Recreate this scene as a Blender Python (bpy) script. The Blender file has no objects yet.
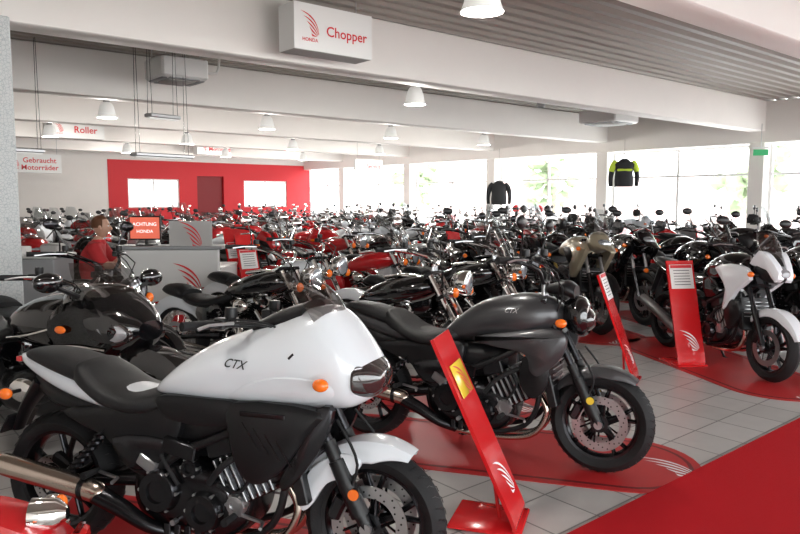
import bpy, bmesh, math, random
from mathutils import Vector as V, Matrix
random.seed(57)
pi=math.pi; sin=math.sin; cos=math.cos; rad=math.radians
scene=bpy.context.scene
# ------------------------------------------------------------------ plan frame (building axes = world axes)
CA,SA=cos(rad(50)),sin(rad(50))
def W(r,d): return (SA*r+CA*d, -CA*r+SA*d)
# ------------------------------------------------------------------ materials
MAT={}
def mk(name,col,rough=.5,metal=0.,coat=0.,emit=None,es=0.,bump=0.,bscale=40.,spec=.5,alpha=None,vary=0.):
    m=bpy.data.materials.new(name); m.use_nodes=True; nt=m.node_tree; b=nt.nodes['Principled BSDF']
    b.inputs['Base Color'].default_value=(*col,1); b.inputs['Roughness'].default_value=rough
    b.inputs['Metallic'].default_value=metal; b.inputs['Coat Weight'].default_value=coat
    b.inputs['Coat Roughness'].default_value=.04; b.inputs['Specular IOR Level'].default_value=spec
    if emit: b.inputs['Emission Color'].default_value=(*emit,1); b.inputs['Emission Strength'].default_value=es
    if bump or vary:
        tc=nt.nodes.new('ShaderNodeTexCoord'); n=nt.nodes.new('ShaderNodeTexNoise'); n.inputs['Scale'].default_value=bscale; n.inputs['Detail'].default_value=4
        nt.links.new(tc.outputs['Object'],n.inputs['Vector'])
        if bump:
            bp=nt.nodes.new('ShaderNodeBump'); bp.inputs['Strength'].default_value=bump; bp.inputs['Distance'].default_value=.01
            nt.links.new(n.outputs['Fac'],bp.inputs['Height']); nt.links.new(bp.outputs['Normal'],b.inputs['Normal'])
        if vary:
            mx=nt.nodes.new('ShaderNodeMix'); mx.data_type='RGBA'
            mx.inputs['A'].default_value=(*[c*(1-vary) for c in col],1); mx.inputs['B'].default_value=(*[min(1,c*(1+vary)) for c in col],1)
            nt.links.new(n.outputs['Fac'],mx.inputs['Factor']); nt.links.new(mx.outputs['Result'],b.inputs['Base Color'])
    MAT[name]=m; return m
mk('paint_white',(.74,.77,.81),.22,0,.6)
mk('paint_grey',(.062,.062,.066),.36,.5,.3)
mk('paint_black',(.005,.005,.006),.08,0,1)
mk('paint_red',(.5,.01,.014),.18,0,1)
mk('paint_tan',(.36,.31,.22),.3,.3,.5)
mk('paint_silver',(.5,.51,.53),.22,.7,.6)
mk('plastic',(.007,.007,.008),.36,bump=.12,bscale=300,spec=.35)
mk('seat',(.007,.007,.008),.46,bump=.3,bscale=220,spec=.4)
mk('rubber',(.010,.010,.011),.7,bump=.2,bscale=120,spec=.35)
mk('chrome',(.9,.88,.86),.06,1)
mk('pipe',(.66,.56,.48),.22,1)
mk('alu',(.45,.45,.46),.3,.9)
mk('darkmetal',(.042,.042,.046),.26,.9)
mk('disc',(.5,.5,.51),.28,1,bump=.1,bscale=150)
mk('amber',(.85,.16,.01),.15,0,.6,emit=(.9,.2,.02),es=.06)
mk('yellow',(.85,.6,.05),.2,0,.6)
mk('redlens',(.5,.01,.01),.15,0,.8)
mk('lens',(.55,.58,.62),.08,.6,1)
mk('darklens',(.03,.022,.022),.05,.0,1)
mk('lamp_reflector',(.16,.15,.16),.15,.7,1)
mk('paper',(.85,.83,.82),.6)
mk('brass',(.55,.38,.1),.3,.9)
mk('glow_lamp',(.9,.9,.85),.4,emit=(1,.95,.85),es=5)
mk('lamp_glass',(.75,.76,.75),.3,emit=(1,.97,.92),es=.2)
mk('white_wall',(.76,.73,.70),.75,vary=.03,bscale=3)
mk('beam_white',(.82,.785,.755),.6,vary=.03,bscale=2)
mk('sign_white',(.8,.8,.79),.5)
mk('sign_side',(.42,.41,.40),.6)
mk('red_wall',(.58,.012,.02),.6)
mk('dark_red',(.2,.008,.012),.6)
mk('red_stand',(.62,.013,.016),.22,0,.5)
mk('mat_red',(.44,.02,.022),.4)
mk('mat_dark',(.13,.01,.012),.45)
mk('logo_red',(.65,.02,.03),.5)
mk('logo_white',(.85,.85,.85),.5)
mk('logo_black',(.01,.01,.012),.4)
mk('desk_white',(.66,.66,.65),.4)
mk('desk_grey',(.3,.31,.32),.45)
mk('screen',(.5,.08,.05),.3,emit=(.9,.2,.12),es=.4)
mk('screen_text',(.9,.9,.9),.3,emit=(1,1,1),es=.5)
mk('shirt',(.5,.025,.03),.8,bump=.3,bscale=30)
mk('skin',(.6,.35,.25),.5)
mk('hair',(.13,.05,.02),.7,bump=.6,bscale=80)
mk('trousers',(.03,.032,.04),.8)
mk('eye',(.8,.8,.8),.2); mk('iris',(.05,.03,.02),.2); mk('lips',(.5,.2,.17),.5)
mk('cloth_black',(.015,.015,.017),.85,bump=.4,bscale=40)
mk('cloth_lime',(.5,.65,.05),.8)
mk('exit_green',(.02,.3,.1),.4,emit=(.05,.5,.2),es=.2)
mk('concrete',(.8,.79,.77),.8,vary=.05,bscale=1)
mk('leaf',(.24,.30,.18),.8,vary=.3,bscale=3); mk('bark',(.3,.25,.2),.9)
mk('facade',(.8,.62,.58),.8,vary=.05,bscale=1)
mk('ceil_steel',(.30,.275,.245),.5,.15)
def glassmat(name,tint,fac):
    m=bpy.data.materials.new(name); m.use_nodes=True; nt=m.node_tree; nt.nodes.clear()
    o=nt.nodes.new('ShaderNodeOutputMaterial'); t=nt.nodes.new('ShaderNodeBsdfTransparent'); g=nt.nodes.new('ShaderNodeBsdfGlossy'); x=nt.nodes.new('ShaderNodeMixShader')
    t.inputs[0].default_value=(*tint,1); g.inputs['Roughness'].default_value=.03; x.inputs[0].default_value=fac
    nt.links.new(t.outputs[0],x.inputs[1]); nt.links.new(g.outputs[0],x.inputs[2]); nt.links.new(x.outputs[0],o.inputs[0]); MAT[name]=m
glassmat('smoked_glass',(.5,.49,.49),.2); glassmat('clear_glass',(.7,.73,.74),.16); glassmat('window_glass',(.96,.97,.97),.04)
def tiles():
    m=bpy.data.materials.new('floor_tile'); m.use_nodes=True; nt=m.node_tree; b=nt.nodes['Principled BSDF']
    tc=nt.nodes.new('ShaderNodeTexCoord'); br=nt.nodes.new('ShaderNodeTexBrick'); br.offset=0; br.squash=1
    br.inputs['Scale'].default_value=1; br.inputs['Brick Width'].default_value=.33; br.inputs['Row Height'].default_value=.33
    br.inputs['Mortar Size'].default_value=.006; br.inputs['Mortar Smooth'].default_value=.1
    br.inputs['Color1'].default_value=(.56,.545,.53,1); br.inputs['Color2'].default_value=(.49,.48,.465,1); br.inputs['Mortar'].default_value=(.2,.195,.19,1)
    n=nt.nodes.new('ShaderNodeTexNoise'); n.inputs['Scale'].default_value=6; n.inputs['Detail'].default_value=6
    mx=nt.nodes.new('ShaderNodeMix'); mx.data_type='RGBA'; mx.blend_type='MULTIPLY'; mx.inputs['Factor'].default_value=.2
    nt.links.new(tc.outputs['Object'],br.inputs['Vector']); nt.links.new(tc.outputs['Object'],n.inputs['Vector'])
    nt.links.new(br.outputs['Color'],mx.inputs['A']); nt.links.new(n.outputs['Fac'],mx.inputs['B']); nt.links.new(mx.outputs['Result'],b.inputs['Base Color'])
    bp=nt.nodes.new('ShaderNodeBump'); bp.inputs['Strength'].default_value=.4; bp.inputs['Distance'].default_value=.002; bp.invert=True
    nt.links.new(br.outputs['Fac'],bp.inputs['Height']); nt.links.new(bp.outputs['Normal'],b.inputs['Normal'])
    b.inputs['Roughness'].default_value=.3; MAT['floor_tile']=m
tiles()
mk('carpet_red',(.47,.01,.016),.95,bump=.8,bscale=260,vary=.25,spec=.1)
def pillar():
    m=bpy.data.materials.new('pillar_pattern'); m.use_nodes=True; nt=m.node_tree; b=nt.nodes['Principled BSDF']
    tc=nt.nodes.new('ShaderNodeTexCoord'); v=nt.nodes.new('ShaderNodeTexVoronoi'); v.feature='DISTANCE_TO_EDGE'; v.inputs['Scale'].default_value=38
    cr=nt.nodes.new('ShaderNodeValToRGB'); cr.color_ramp.elements[0].color=(.36,.40,.42,1); cr.color_ramp.elements[1].color=(.58,.6,.6,1); cr.color_ramp.elements[1].position=.08
    nt.links.new(tc.outputs['Object'],v.inputs['Vector'])
    nt.links.new(v.outputs['Distance'],cr.inputs[0]); nt.links.new(cr.outputs[0],b.inputs['Base Color'])
    b.inputs['Roughness'].default_value=.6; MAT['pillar_pattern']=m
pillar()
# ------------------------------------------------------------------ mesh builder
def cat(pts,n,closed=False):
    P=[list(p) for p in pts]; out=[]; L=len(P)
    rng=L if closed else L-1
    for i in range(rng):
        if closed: a,b,c,d=P[(i-1)%L],P[i],P[(i+1)%L],P[(i+2)%L]
        else: a,b,c,d=P[max(i-1,0)],P[i],P[i+1],P[min(i+2,L-1)]
        for k in range(n):
            t=k/n
            out.append([.5*(2*b[j]+(c[j]-a[j])*t+(2*a[j]-5*b[j]+4*c[j]-d[j])*t*t+(3*b[j]-a[j]-3*c[j]+d[j])*t**3) for j in range(len(b))])
    if not closed: out.append(P[-1])
    return out
TXT={}
def text_geo(s):
    if s in TXT: return TXT[s]
    cu=bpy.data.curves.new('t','FONT'); cu.body=s; cu.size=1; cu.align_x='CENTER'; cu.align_y='CENTER'; cu.resolution_u=3; cu.offset=.012
    o=bpy.data.objects.new('t',cu); scene.collection.objects.link(o)
    dg=bpy.context.evaluated_depsgraph_get(); me=bpy.data.meshes.new_from_object(o.evaluated_get(dg))
    r=([tuple(v.co) for v in me.vertices],[list(p.vertices) for p in me.polygons])
    bpy.data.objects.remove(o); bpy.data.meshes.remove(me); TXT[s]=r; return r
class MB:
    def __init__(s,q=1.): s.v=[];s.f=[];s.mi=[];s.M=Matrix.Identity(4);s.mats=[];s.q=q
    def add(s,vs,fs,m):
        if m not in s.mats: s.mats.append(m)
        k=s.mats.index(m); o=len(s.v); s.v+=[tuple(s.M@V(p)) for p in vs]
        for f in fs: s.f.append([i+o for i in f]); s.mi.append(k)
    def rings(s,R,m,closed_ring=True,cap=True,loop=False):
        n=len(R[0]); vs=[p for r in R for p in r]; fs=[]
        L=len(R)
        for i in range(L if loop else L-1):
            a=i*n; b=((i+1)%L)*n
            for j in range(n if closed_ring else n-1):
                k=(j+1)%n; fs.append([a+j,a+k,b+k,b+j])
        if cap and not loop: fs.append(list(range(n))[::-1]); fs.append([(L-1)*n+j for j in range(n)])
        s.add(vs,fs,m)
    def tube(s,pts,r,m,seg=8,sm=0,flat=1.):
        seg=max(5,int(seg*s.q)) if seg>5 else seg
        if not isinstance(r,(list,tuple)): r=[r]*len(pts)
        D=[list(p)+[rr] for p,rr in zip(pts,r)]
        if sm: D=cat(D,max(2,int(sm*s.q+.5)))
        P=[V(d[:3]) for d in D]; rr=[d[3] for d in D]; R=[]; up=None
        for i,p in enumerate(P):
            t=(P[min(i+1,len(P)-1)]-P[max(i-1,0)])
            t=t.normalized() if t.length>1e-9 else V((0,0,1))
            if up is None:
                up=V((0,1,0)) if abs(t.y)<.9 else V((1,0,0))
            up=(up-t*up.dot(t)).normalized(); sd=t.cross(up)
            R.append([tuple(p+up*cos(2*pi*k/seg)*rr[i]*flat+sd*sin(2*pi*k/seg)*rr[i]) for k in range(seg)])
        s.rings(R,m)
    def lathe(s,prof,c,m,axis='Y',seg=24,loop=False):
        seg=max(10,int(seg*s.q)); R=[]
        for (ra,h) in prof:
            ring=[]
            for k in range(seg):
                a=2*pi*k/seg; u,w=ra*cos(a),ra*sin(a)
                if axis=='Y': p=(c[0]+u,c[1]+h,c[2]+w)
                elif axis=='Z': p=(c[0]+u,c[1]+w,c[2]+h)
                else: p=(c[0]+h,c[1]+u,c[2]+w)
                ring.append(p)
            R.append(ring)
        s.rings(R,m,loop=loop)
    def box(s,c,sz,m,rot=(0,0,0),b=None):
        hx,hy,hz=[x/2 for x in sz]
        if b is None: b=min(hx,hy,hz)*.25
        Rm=Matrix.Rotation(rot[2],3,'Z')@Matrix.Rotation(rot[1],3,'Y')@Matrix.Rotation(rot[0],3,'X'); R=[]
        for z,i in ((-hz,b),(-hz+b,0),(hz-b,0),(hz,b)):
            X,Y=hx-i,hy-i; g=b
            ring=[(X-g,-Y),(X,-Y+g),(X,Y-g),(X-g,Y),(-X+g,Y),(-X,Y-g),(-X,-Y+g),(-X+g,-Y)]
            R.append([tuple(Rm@V((x,y,z))+V(c)) for x,y in ring])
        s.rings(R,m)
    def pbox(s,a,b,m):
        x0,y0,z0=a;x1,y1,z1=b
        s.add([(x0,y0,z0),(x1,y0,z0),(x1,y1,z0),(x0,y1,z0),(x0,y0,z1),(x1,y0,z1),(x1,y1,z1),(x0,y1,z1)],[[3,2,1,0],[4,5,6,7],[0,1,5,4],[1,2,6,5],[2,3,7,6],[3,0,4,7]],m)
    def sph(s,c,r,m,seg=16,fn=None):
        if not isinstance(r,(list,tuple)): r=(r,r,r)
        seg=max(8,int(seg*s.q)); R=[]; n=max(5,seg//2)
        for i in range(n+1):
            t=-pi/2+pi*i/n; ct=max(cos(t),.02)
            ring=[]
            for k in range(seg):
                a=2*pi*k/seg; p=(ct*cos(a),ct*sin(a),sin(t))
                if fn: p=fn(*p)
                ring.append((c[0]+p[0]*r[0],c[1]+p[1]*r[1],c[2]+p[2]*r[2]))
            R.append(ring)
        s.rings(R,m)
    def body(s,st,m,seg=22,n=5,yc=0.,e0=2.3):
        S=[list(a)+([e0] if len(a)<5 else []) for a in st]
        D=cat(S,max(2,int(n*s.q+.5))); seg=max(12,int(seg*s.q)); R=[]
        for x,z0,z1,hw,e in D:
            mid=(z0+z1)/2; hh=abs(z1-z0)/2; ring=[]
            for k in range(seg):
                a=2*pi*k/seg; c_,s_=cos(a),sin(a)
                ring.append((x,yc+hw*math.copysign(abs(c_)**(2/e),c_),mid+hh*math.copysign(abs(s_)**(2/e),s_)))
            R.append(ring)
        s.rings(R,m)
        def hwf(x,z):
            for i in range(len(D)-1):
                if D[i][0]<=x<=D[i+1][0]:
                    t=(x-D[i][0])/max(1e-6,D[i+1][0]-D[i][0]); q=[D[i][j]*(1-t)+D[i+1][j]*t for j in range(5)]
                    mid=(q[1]+q[2])/2; hh=max(1e-4,abs(q[2]-q[1])/2); u=min(1,abs(z-mid)/hh); return q[3]*(1-u**q[4])**(1/q[4])
            return 0
        return hwf
    def plate(s,poly,y0,y1,m,b=.012,sm=0,mirror=True,yf=None,side=-1):
        P=cat(poly,max(2,int(sm*s.q+.5)),True) if sm else [list(p) for p in poly]
        A=sum(P[i][0]*P[(i+1)%len(P)][1]-P[(i+1)%len(P)][0]*P[i][1] for i in range(len(P)))
        sg=1 if A>0 else -1; I=[]
        for i in range(len(P)):
            a,c=P[i-1],P[(i+1)%len(P)]; dx,dz=c[0]-a[0],c[1]-a[1]; l=math.hypot(dx,dz) or 1
            I.append((P[i][0]-sg*dz/l*b,P[i][1]+sg*dx/l*b))
        for sd in ((1,-1) if mirror else (side,)):
            f=yf or (lambda x,z:0)
            R=[[(x,sd*(y0+f(x,z)),z) for x,z in P],[(x,sd*(y1-b*.7+f(x,z)),z) for x,z in P],[(x,sd*(y1+f(x,z)),z) for x,z in I]]
            s.rings(R,m)
    def decal(s,poly,h,off,m,sm=3,nr=6):
        P=cat(poly,max(3,int(sm*s.q)),True); cx=sum(p[0] for p in P)/len(P); cz=sum(p[1] for p in P)/len(P)
        for sd in (1,-1):
            R=[]
            for k in range(nr+1):
                t=1-k/nr*.97
                R.append([(cx+(x-cx)*t,sd*(h(cx+(x-cx)*t,cz+(z-cz)*t)+off*(1 if k else -1)),cz+(z-cz)*t) for x,z in P])
            s.rings(R,m,cap=False)
    def screen(s,rows,m,cur=.55,amax=70,n=12,yc=0):
        rows=cat(rows,4); R=[]
        for x,z,hw in rows:
            R.append([(x-hw*cur*(1-cos(rad(a)))*1.3,yc+hw*sin(rad(a))/sin(rad(amax)),z) for a in [-amax+2*amax*k/n for k in range(n+1)]])
        s.rings(R,m,closed_ring=False,cap=False)
    def fender(s,cx,cz,R,w,a0,a1,m,n=18,skirt=.05,bul=.02):
        n=max(8,int(n*s.q)); rs=[]
        prof=[(-w,-skirt),(-w*.98,-skirt*.3),(-w*.75,bul*.6),(0,bul),(w*.75,bul*.6),(w*.98,-skirt*.3),(w,-skirt)]
        prof2=prof+[(y*.9,r-.008) for y,r in prof[::-1]]
        for i in range(n+1):
            t=i/n; a=rad(a0+(a1-a0)*t); k=min(1,.25+3*min(t,1-t)+.0)
            rs.append([(cx+(R+r*k if r<0 else R+r)*cos(a),y*(.6+.4*k),cz+(R+r*k if r<0 else R+r)*sin(a)) for y,r in prof2])
        s.rings(rs,m)
    def text(s,t,size,M,m,proj=None,ext=0,shear=0):
        vs,fs=text_geo(t); out=[]
        for x,y,z in vs:
            p=M@V(((x+shear*y)*size,y*size,0)); 
            if proj: p=proj(p)
            out.append(tuple(p))
        s.add(out,fs,m)
    def wing(s,size,M,m):
        for i in range(5):
            P0=(1.04-.03*i,-.48-.03*i); P1=(.92-.11*i,.46-.25*i); P2=(-.05+.17*i,.56-.23*i); top=[];bot=[]
            for k in range(9):
                t=k/8; x=(1-t)**2*P0[0]+2*t*(1-t)*P1[0]+t*t*P2[0]; y=(1-t)**2*P0[1]+2*t*(1-t)*P1[1]+t*t*P2[1]
                th=.16*(1-t)**.6*min(1,.08+1.6*t); top.append((x,y)); bot.append((x-.02*(1-t),y-th))
            pts=top+bot[::-1]
            s.add([tuple(M@V(((x-.5)*size,(y-.0)*size,0))) for x,y in pts],[[j,j+1,16-j,17-j] for j in range(8)],m)
    def mesh(s,name,sharp=38,fixn=True):
        me=bpy.data.meshes.new(name); me.from_pydata(s.v,[],s.f)
        for m in s.mats: me.materials.append(MAT[m])
        me.polygons.foreach_set('material_index',s.mi)
        if fixn:
            bm=bmesh.new(); bm.from_mesh(me); bmesh.ops.recalc_face_normals(bm,faces=bm.faces); bm.to_mesh(me); bm.free()
        me.polygons.foreach_set('use_smooth',[True]*len(me.polygons)); me.set_sharp_from_angle(angle=rad(sharp)); me.update()
        return me
    def obj(s,name,loc=(0,0,0),rz=0,**k):
        return place(s.mesh(name,**k),name,loc,rz)
def place(me,name,loc=(0,0,0),rz=0,rx=0):
    o=bpy.data.objects.new(name,me); scene.collection.objects.link(o); o.location=loc
    o.rotation_mode='XYZ'; o.rotation_euler=(rx,0,rz); return o
SIDE=Matrix(((1,0,0,0),(0,0,-1,0),(0,1,0,0),(0,0,0,1)))
def T(x,y,z): return Matrix.Translation((x,y,z))
# ------------------------------------------------------------------ motorcycle parts
def wheel(b,x,z,R,w,style='cast',rim='darkmetal',discs=(-1,),hi=False,dr=.155,spm=None):
    Ri=R*.72 if style!='scoot' else R*.62
    sg=56 if hi else 30
    P=[(Ri,-w*.62),(Ri+.012,-w*.85),((R+Ri)/2,-w),(R-.035,-w*.9),(R-.012,-w*.55),(R,0),(R-.012,w*.55),(R-.035,w*.9),((R+Ri)/2,w),(Ri+.012,w*.85),(Ri,w*.62)]
    b.lathe(P,(x,0,z),'rubber',seg=sg,loop=True)
    b.lathe([(Ri+.01,-w*.72),(Ri+.01,w*.72),(Ri-.012,w*.6),(Ri-.024,w*.2),(Ri-.024,-w*.2),(Ri-.012,-w*.6)],(x,0,z),rim,seg=sg,loop=True)
    b.lathe([(.018,-w*.95),(.04,-w*.9),(.035,-.02),(.035,.02),(.04,w*.9),(.018,w*.95)],(x,0,z),spm or rim,seg=16)
    if hi:
        for k in range(40):
            for sd in (-1,1):
                a=2*pi*(k+.25*sd)/40
                p=[(x+(R-q)*cos(a+o),sd*yy*w,z+(R-q)*sin(a+o)) for q,yy,o in ((-.0006,.12,0),(.006,.45,.05),(.016,.68,.06))]
                b.tube(p,.0022,'plastic',seg=4)
    if style=='wire':
        n=int(28)
        for k in range(n):
            a=2*pi*k/n; sd=1 if k%2 else -1; o=.35*(1 if k%4<2 else -1)
            b.tube([(x+.03*cos(a+o),sd*w*.7,z+.03*sin(a+o)),(x+(Ri-.02)*cos(a),0,z+(Ri-.02)*sin(a))],.003,'chrome',seg=4)
    elif style=='scoot':
        b.lathe([(.03,-.01),(Ri,-.02),(Ri,.02),(.03,.01)],(x,0,z),rim,seg=24)
    else:
        n=5 if style=='cast' else 6
        for k in range(n):
            a=2*pi*k/n+.3
            for o in (-.2,.2):
                b.tube([(x+.03*cos(a),0,z+.03*sin(a)),(x+Ri*.5*cos(a+o*.4),0,z+Ri*.5*sin(a+o*.4)),(x+(Ri-.012)*cos(a+o),0,z+(Ri-.012)*sin(a+o))],[.02,.013,.012],spm or rim,seg=6,flat=1.3)
    for sd in discs:
        yy=sd*(w*.95+.01)
        b.lathe([(dr*.70,yy-.002),(dr,yy-.002),(dr,yy+.002),(dr*.70,yy+.002)],(x,0,z),'disc',seg=36,loop=True)
        b.lathe([(.03,yy-.006),(.052,yy-.006),(.052,yy+.006),(.03,yy+.006)],(x,0,z),'darkmetal',seg=16,loop=True)
        for k in range(6):
            a=2*pi*k/6; b.tube([(x+.045*cos(a),yy,z+.045*sin(a)),(x+dr*.72*cos(a+.3),yy,z+dr*.72*sin(a+.3))],.006,'darkmetal',seg=4)
        if hi:
            for k in range(36):
                a=2*pi*k/36; rr=dr*(.77+.08*(k%3)); b.lathe([(.0042,-.0032),(.0042,.0032)],(x+rr*cos(a),yy,z+rr*sin(a)),'plastic',seg=8)
def fork(b,xa,za,rake,ztop,m='darkmetal',low='plastic',w=.095,r=.021,rl=.028,fold=.05):
    t=math.tan(rad(rake)); dx=lambda z: xa-(z-za)*t
    for sd in (-1,1):
        zm=za+(ztop-za)*.48
        b.tube([(dx(za-.02)+.0,sd*w,za-.02),(dx(za+.05),sd*w,za+.05),(dx(zm),sd*w,zm)],[rl*.8,rl,rl],low,seg=12)
        b.tube([(dx(zm)-.0,sd*w,zm),(dx(ztop),sd*w,ztop)],r,m,seg=12)
        b.lathe([(.024,-.012),(.024,.012)],(xa,sd*(w+.012),za),'alu',seg=10)
    for z in (ztop-.01,ztop-.19):
        b.box((dx(z)-.01,0,z),(.07,w*2+.06,.03),'darkmetal',rot=(0,-rad(rake),0))
    b.tube([(dx(ztop)-.05,0,ztop-.01),(dx(ztop-.2)-.05,0,ztop-.2)],.03,'darkmetal')
    return dx
def caliper(b,x,z,sd,w,a=150,dr=.14,m='darkmetal'):
    a=rad(a); b.box((x+dr*cos(a),sd*(w*.95+.012),z+dr*sin(a)),(.055,.05,.11),m,rot=(0,-a,0),b=.012)
def bars(b,x,z,pull=.15,rise=.08,wd=.38,m='plastic',mir=True,mh=.16,mx=.02,mirm='plastic',rx=None):
    rx=rx or x
    P=[(x-pull,wd,z+rise),(x-pull*.75,wd*.75,z+rise),(x-.02,.13,z+rise*.6),(x,.06,z),(x,0,z),(x,-.06,z),(x-.02,-.13,z+rise*.6),(x-pull*.75,-wd*.75,z+rise),(x-pull,-wd,z+rise)]
    b.tube(P,.0125,m,sm=3)
    for sd in (-1,1):
        e=V((x-pull,sd*wd,z+rise)); q=V((x-pull*.7,sd*wd*.68,z+rise)); d=(e-q).normalized()
        b.tube([tuple(q),tuple(q+d*.02),tuple(e),tuple(e+d*.02)],[.016,.019,.018,.019],'rubber',seg=10)
        b.box(tuple(q-d*.035),(.05,.05,.045),'plastic')
        b.lathe([(.024,0),(.026,.02),(.024,.04)],tuple(q-d*.05+V((.03,0,.025))),'plastic','Z',12)
        l=q+V((.06,0,.005)); b.tube([tuple(l-d*.03),tuple(l+d*.08),tuple(e+V((.05,0,-.01)))],[.007,.006,.007],'alu',seg=6)
        b.tube([tuple(q-d*.04+V((.02,0,.02))),(x+.1,sd*wd*.4,z+rise*.5),(x+.09,sd*.06,z-.12)],.005,'plastic',seg=5,sm=3)
        b.tube([tuple(q-d*.06+V((.03,0,.0))),(x+.13,sd*wd*.3,z-.02),(x+.06,sd*.09,z-.25)],.005,'plastic',seg=5,sm=3)
        if mir:
            a=q-d*.03; top=a+V((mx,sd*.07,mh))
            b.tube([tuple(a),tuple(a+V((mx*.6,sd*.01,mh*.45))),tuple(top)],.006,mirm,seg=6,sm=2)
            b.sph(tuple(top+V((0,sd*.02,.02))),(.022,.07,.042),mirm,seg=14)
            b.sph(tuple(top+V((-.014,sd*.02,.02))),(.011,.060,.034),'lens',seg=12)
    b.tube([(rx,.03,z-.08),(rx,.03,z)],.016,'alu'); b.tube([(rx,-.03,z-.08),(rx,-.03,z)],.016,'alu')
def indicator(b,x,y,z,dx=0,sz=.026,base=.07,m='amber'):
    sd=1 if y>0 else -1
    b.tube([(x-.0,y-sd*base,z),(x,y,z)],.009,'plastic',seg=6); b.sph((x,y+sd*.012,z),(sz*1.3,sz,sz),m,seg=12)
def disc_cover(b,x,y,z,r,th,m='darkmetal',m2='alu',sd=-1):
    b.lathe([(r,0),(r,sd*th*.5),(r*.86,sd*th),(r*.5,sd*th*1.05),(r*.48,sd*th*.8),(.002,sd*th*.8)],(x,y,z),m,seg=24)
    for k in range(6):
        a=2*pi*k/6; b.lathe([(.007,0),(.007,sd*(th*.7+.006))],(x+r*.93*cos(a),y,z+r*.93*sin(a)),m2,seg=10)
def engine_twin(b,hi=False,m='darkmetal',x=0.,z=0.):
    M0=b.M.copy(); b.M=M0@T(x,0,z)
    b.body([(.44,.30,.46,.09,3),(.50,.2,.52,.13,3.5),(.7,.17,.5,.155,4),(.9,.17,.47,.155,4),(1.0,.22,.44,.13,3.5),(1.03,.28,.4,.1,3)],m,n=3)
    b.box((1.02,0,.46),(.34,.27,.2),m,rot=(0,rad(-28),0),b=.02)
    b.box((1.14,0,.53),(.14,.29,.2),'darkmetal',rot=(0,rad(-28),0),b=.03)
    for k in range(7):
        c=V((.92+.03*k,0,.42+.016*k)); b.box(tuple(c),(.008,.30,.21),'alu' if hi else m,rot=(0,rad(-28),0),b=.002)
    b.body([(.5,.5,.6,.07,3),(.62,.48,.68,.1,3),(.85,.5,.7,.11,3),(.98,.56,.7,.09,3)],'plastic',n=3)
    for sd in (-1,1):
        disc_cover(b,.62,sd*.14,.36,.095,.045,m,sd=sd); disc_cover(b,.84,sd*.14,.3,.085,.05,'darkmetal','alu',sd=sd)
        disc_cover(b,.98,sd*.13,.34,.045,.03,'alu',sd=sd)
        disc_cover(b,.76,sd*.13,.47,.04,.03,'darkmetal',sd=sd)
        b.box((.72,sd*.15,.55),(.16,.05,.07),'darkmetal',rot=(0,.2,0))
        b.box((.9,sd*.135,.58),(.12,.05,.09),'plastic',rot=(0,-.3,0))
        b.tube([(1.12,sd*.12,.75),(.95,sd*.15,.64),(.7,sd*.15,.52),(.56,sd*.13,.40)],.02,'plastic',sm=3)
        b.tube([(1.15,sd*.1,.7),(1.19,sd*.12,.45),(1.1,sd*.12,.24),(.8,sd*.12,.15)],.016,'plastic',sm=3)
        if hi:
            b.box((.56,sd*.155,.47),(.1,.03,.06),'alu',rot=(0,.5,0),b=.008); b.lathe([(.012,0),(.012,sd*.03)],(.70,sd*.15,.24),'alu',seg=10)
            for k in range(5): b.box((.66+.05*k,sd*.158,.2),(.03,.012,.06),m,b=.004)
            b.tube([(1.0,sd*.15,.6),(1.06,sd*.17,.5),(1.0,sd*.16,.4),(.9,sd*.16,.42)],.008,'rubber',sm=4)
    for k,yy in enumerate((-.06,.06)):
        b.tube([(1.16,yy,.44),(1.22,yy,.32),(1.12,yy,.17),(.85,yy-.03,.14),(.6,-.1,.16)],.019,'pipe',sm=4)
    b.box((1.24,0,.52),(.05,.30,.30),'plastic',rot=(0,rad(-15),0))
    for k in range(8): b.box((1.268+.0,0,.40+.033*k),(.008,.26,.006),'alu',rot=(0,rad(-15),0),b=.001)
    b.tube([(1.1,-.14,.6),(.95,-.17,.52),(.86,-.16,.42)],.014,'rubber',sm=4)
    b.tube([(.55,-.12,.58),(.66,-.17,.48),(.72,-.17,.4)],.009,'rubber',sm=4)
    b.M=M0
def swingarm(b,m='darkmetal',px=.56,pz=.38,y=.11,rz=.3):
    for sd in (-1,1): b.tube([(px,sd*.09,pz),(px*.5,sd*y,(pz+rz)/2+.01),(0,sd*y,rz)],[.03,.026,.024],m,flat=.7,sm=3)
    b.box((px*.6,0,(pz+rz)/2+.02),(.06,.2,.05),m)
    b.lathe([(.085,0),(.085,.006)],(0,.1,rz),'alu',seg=20); b.tube([(0,.1,rz+.085),(px,.1,pz+.04)],.007,'darkmetal',seg=5); b.tube([(0,.1,rz-.085),(px,.1,pz-.04)],.007,'darkmetal',seg=5)
def stand_leg(b,x=.62,z=.25):
    b.tube([(x,.12,z),(x-.04,.2,.1),(x-.05,.27,.0+.005)],[.012,.011,.012],'plastic',seg=6); b.box((x-.05,.275,.012),(.06,.04,.012),'plastic')
def pegs(b,x,z,y=.24,m='rubber'):
    for sd in (-1,1): b.tube([(x,sd*.12,z),(x,sd*y,z)],[.012,.016],m,seg=8); b.tube([(x+.02,sd*.14,z),(x+.13,sd*.16,z-.01),(x+.15,sd*.22,z-.01)],.008,'alu',seg=5)
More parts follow.
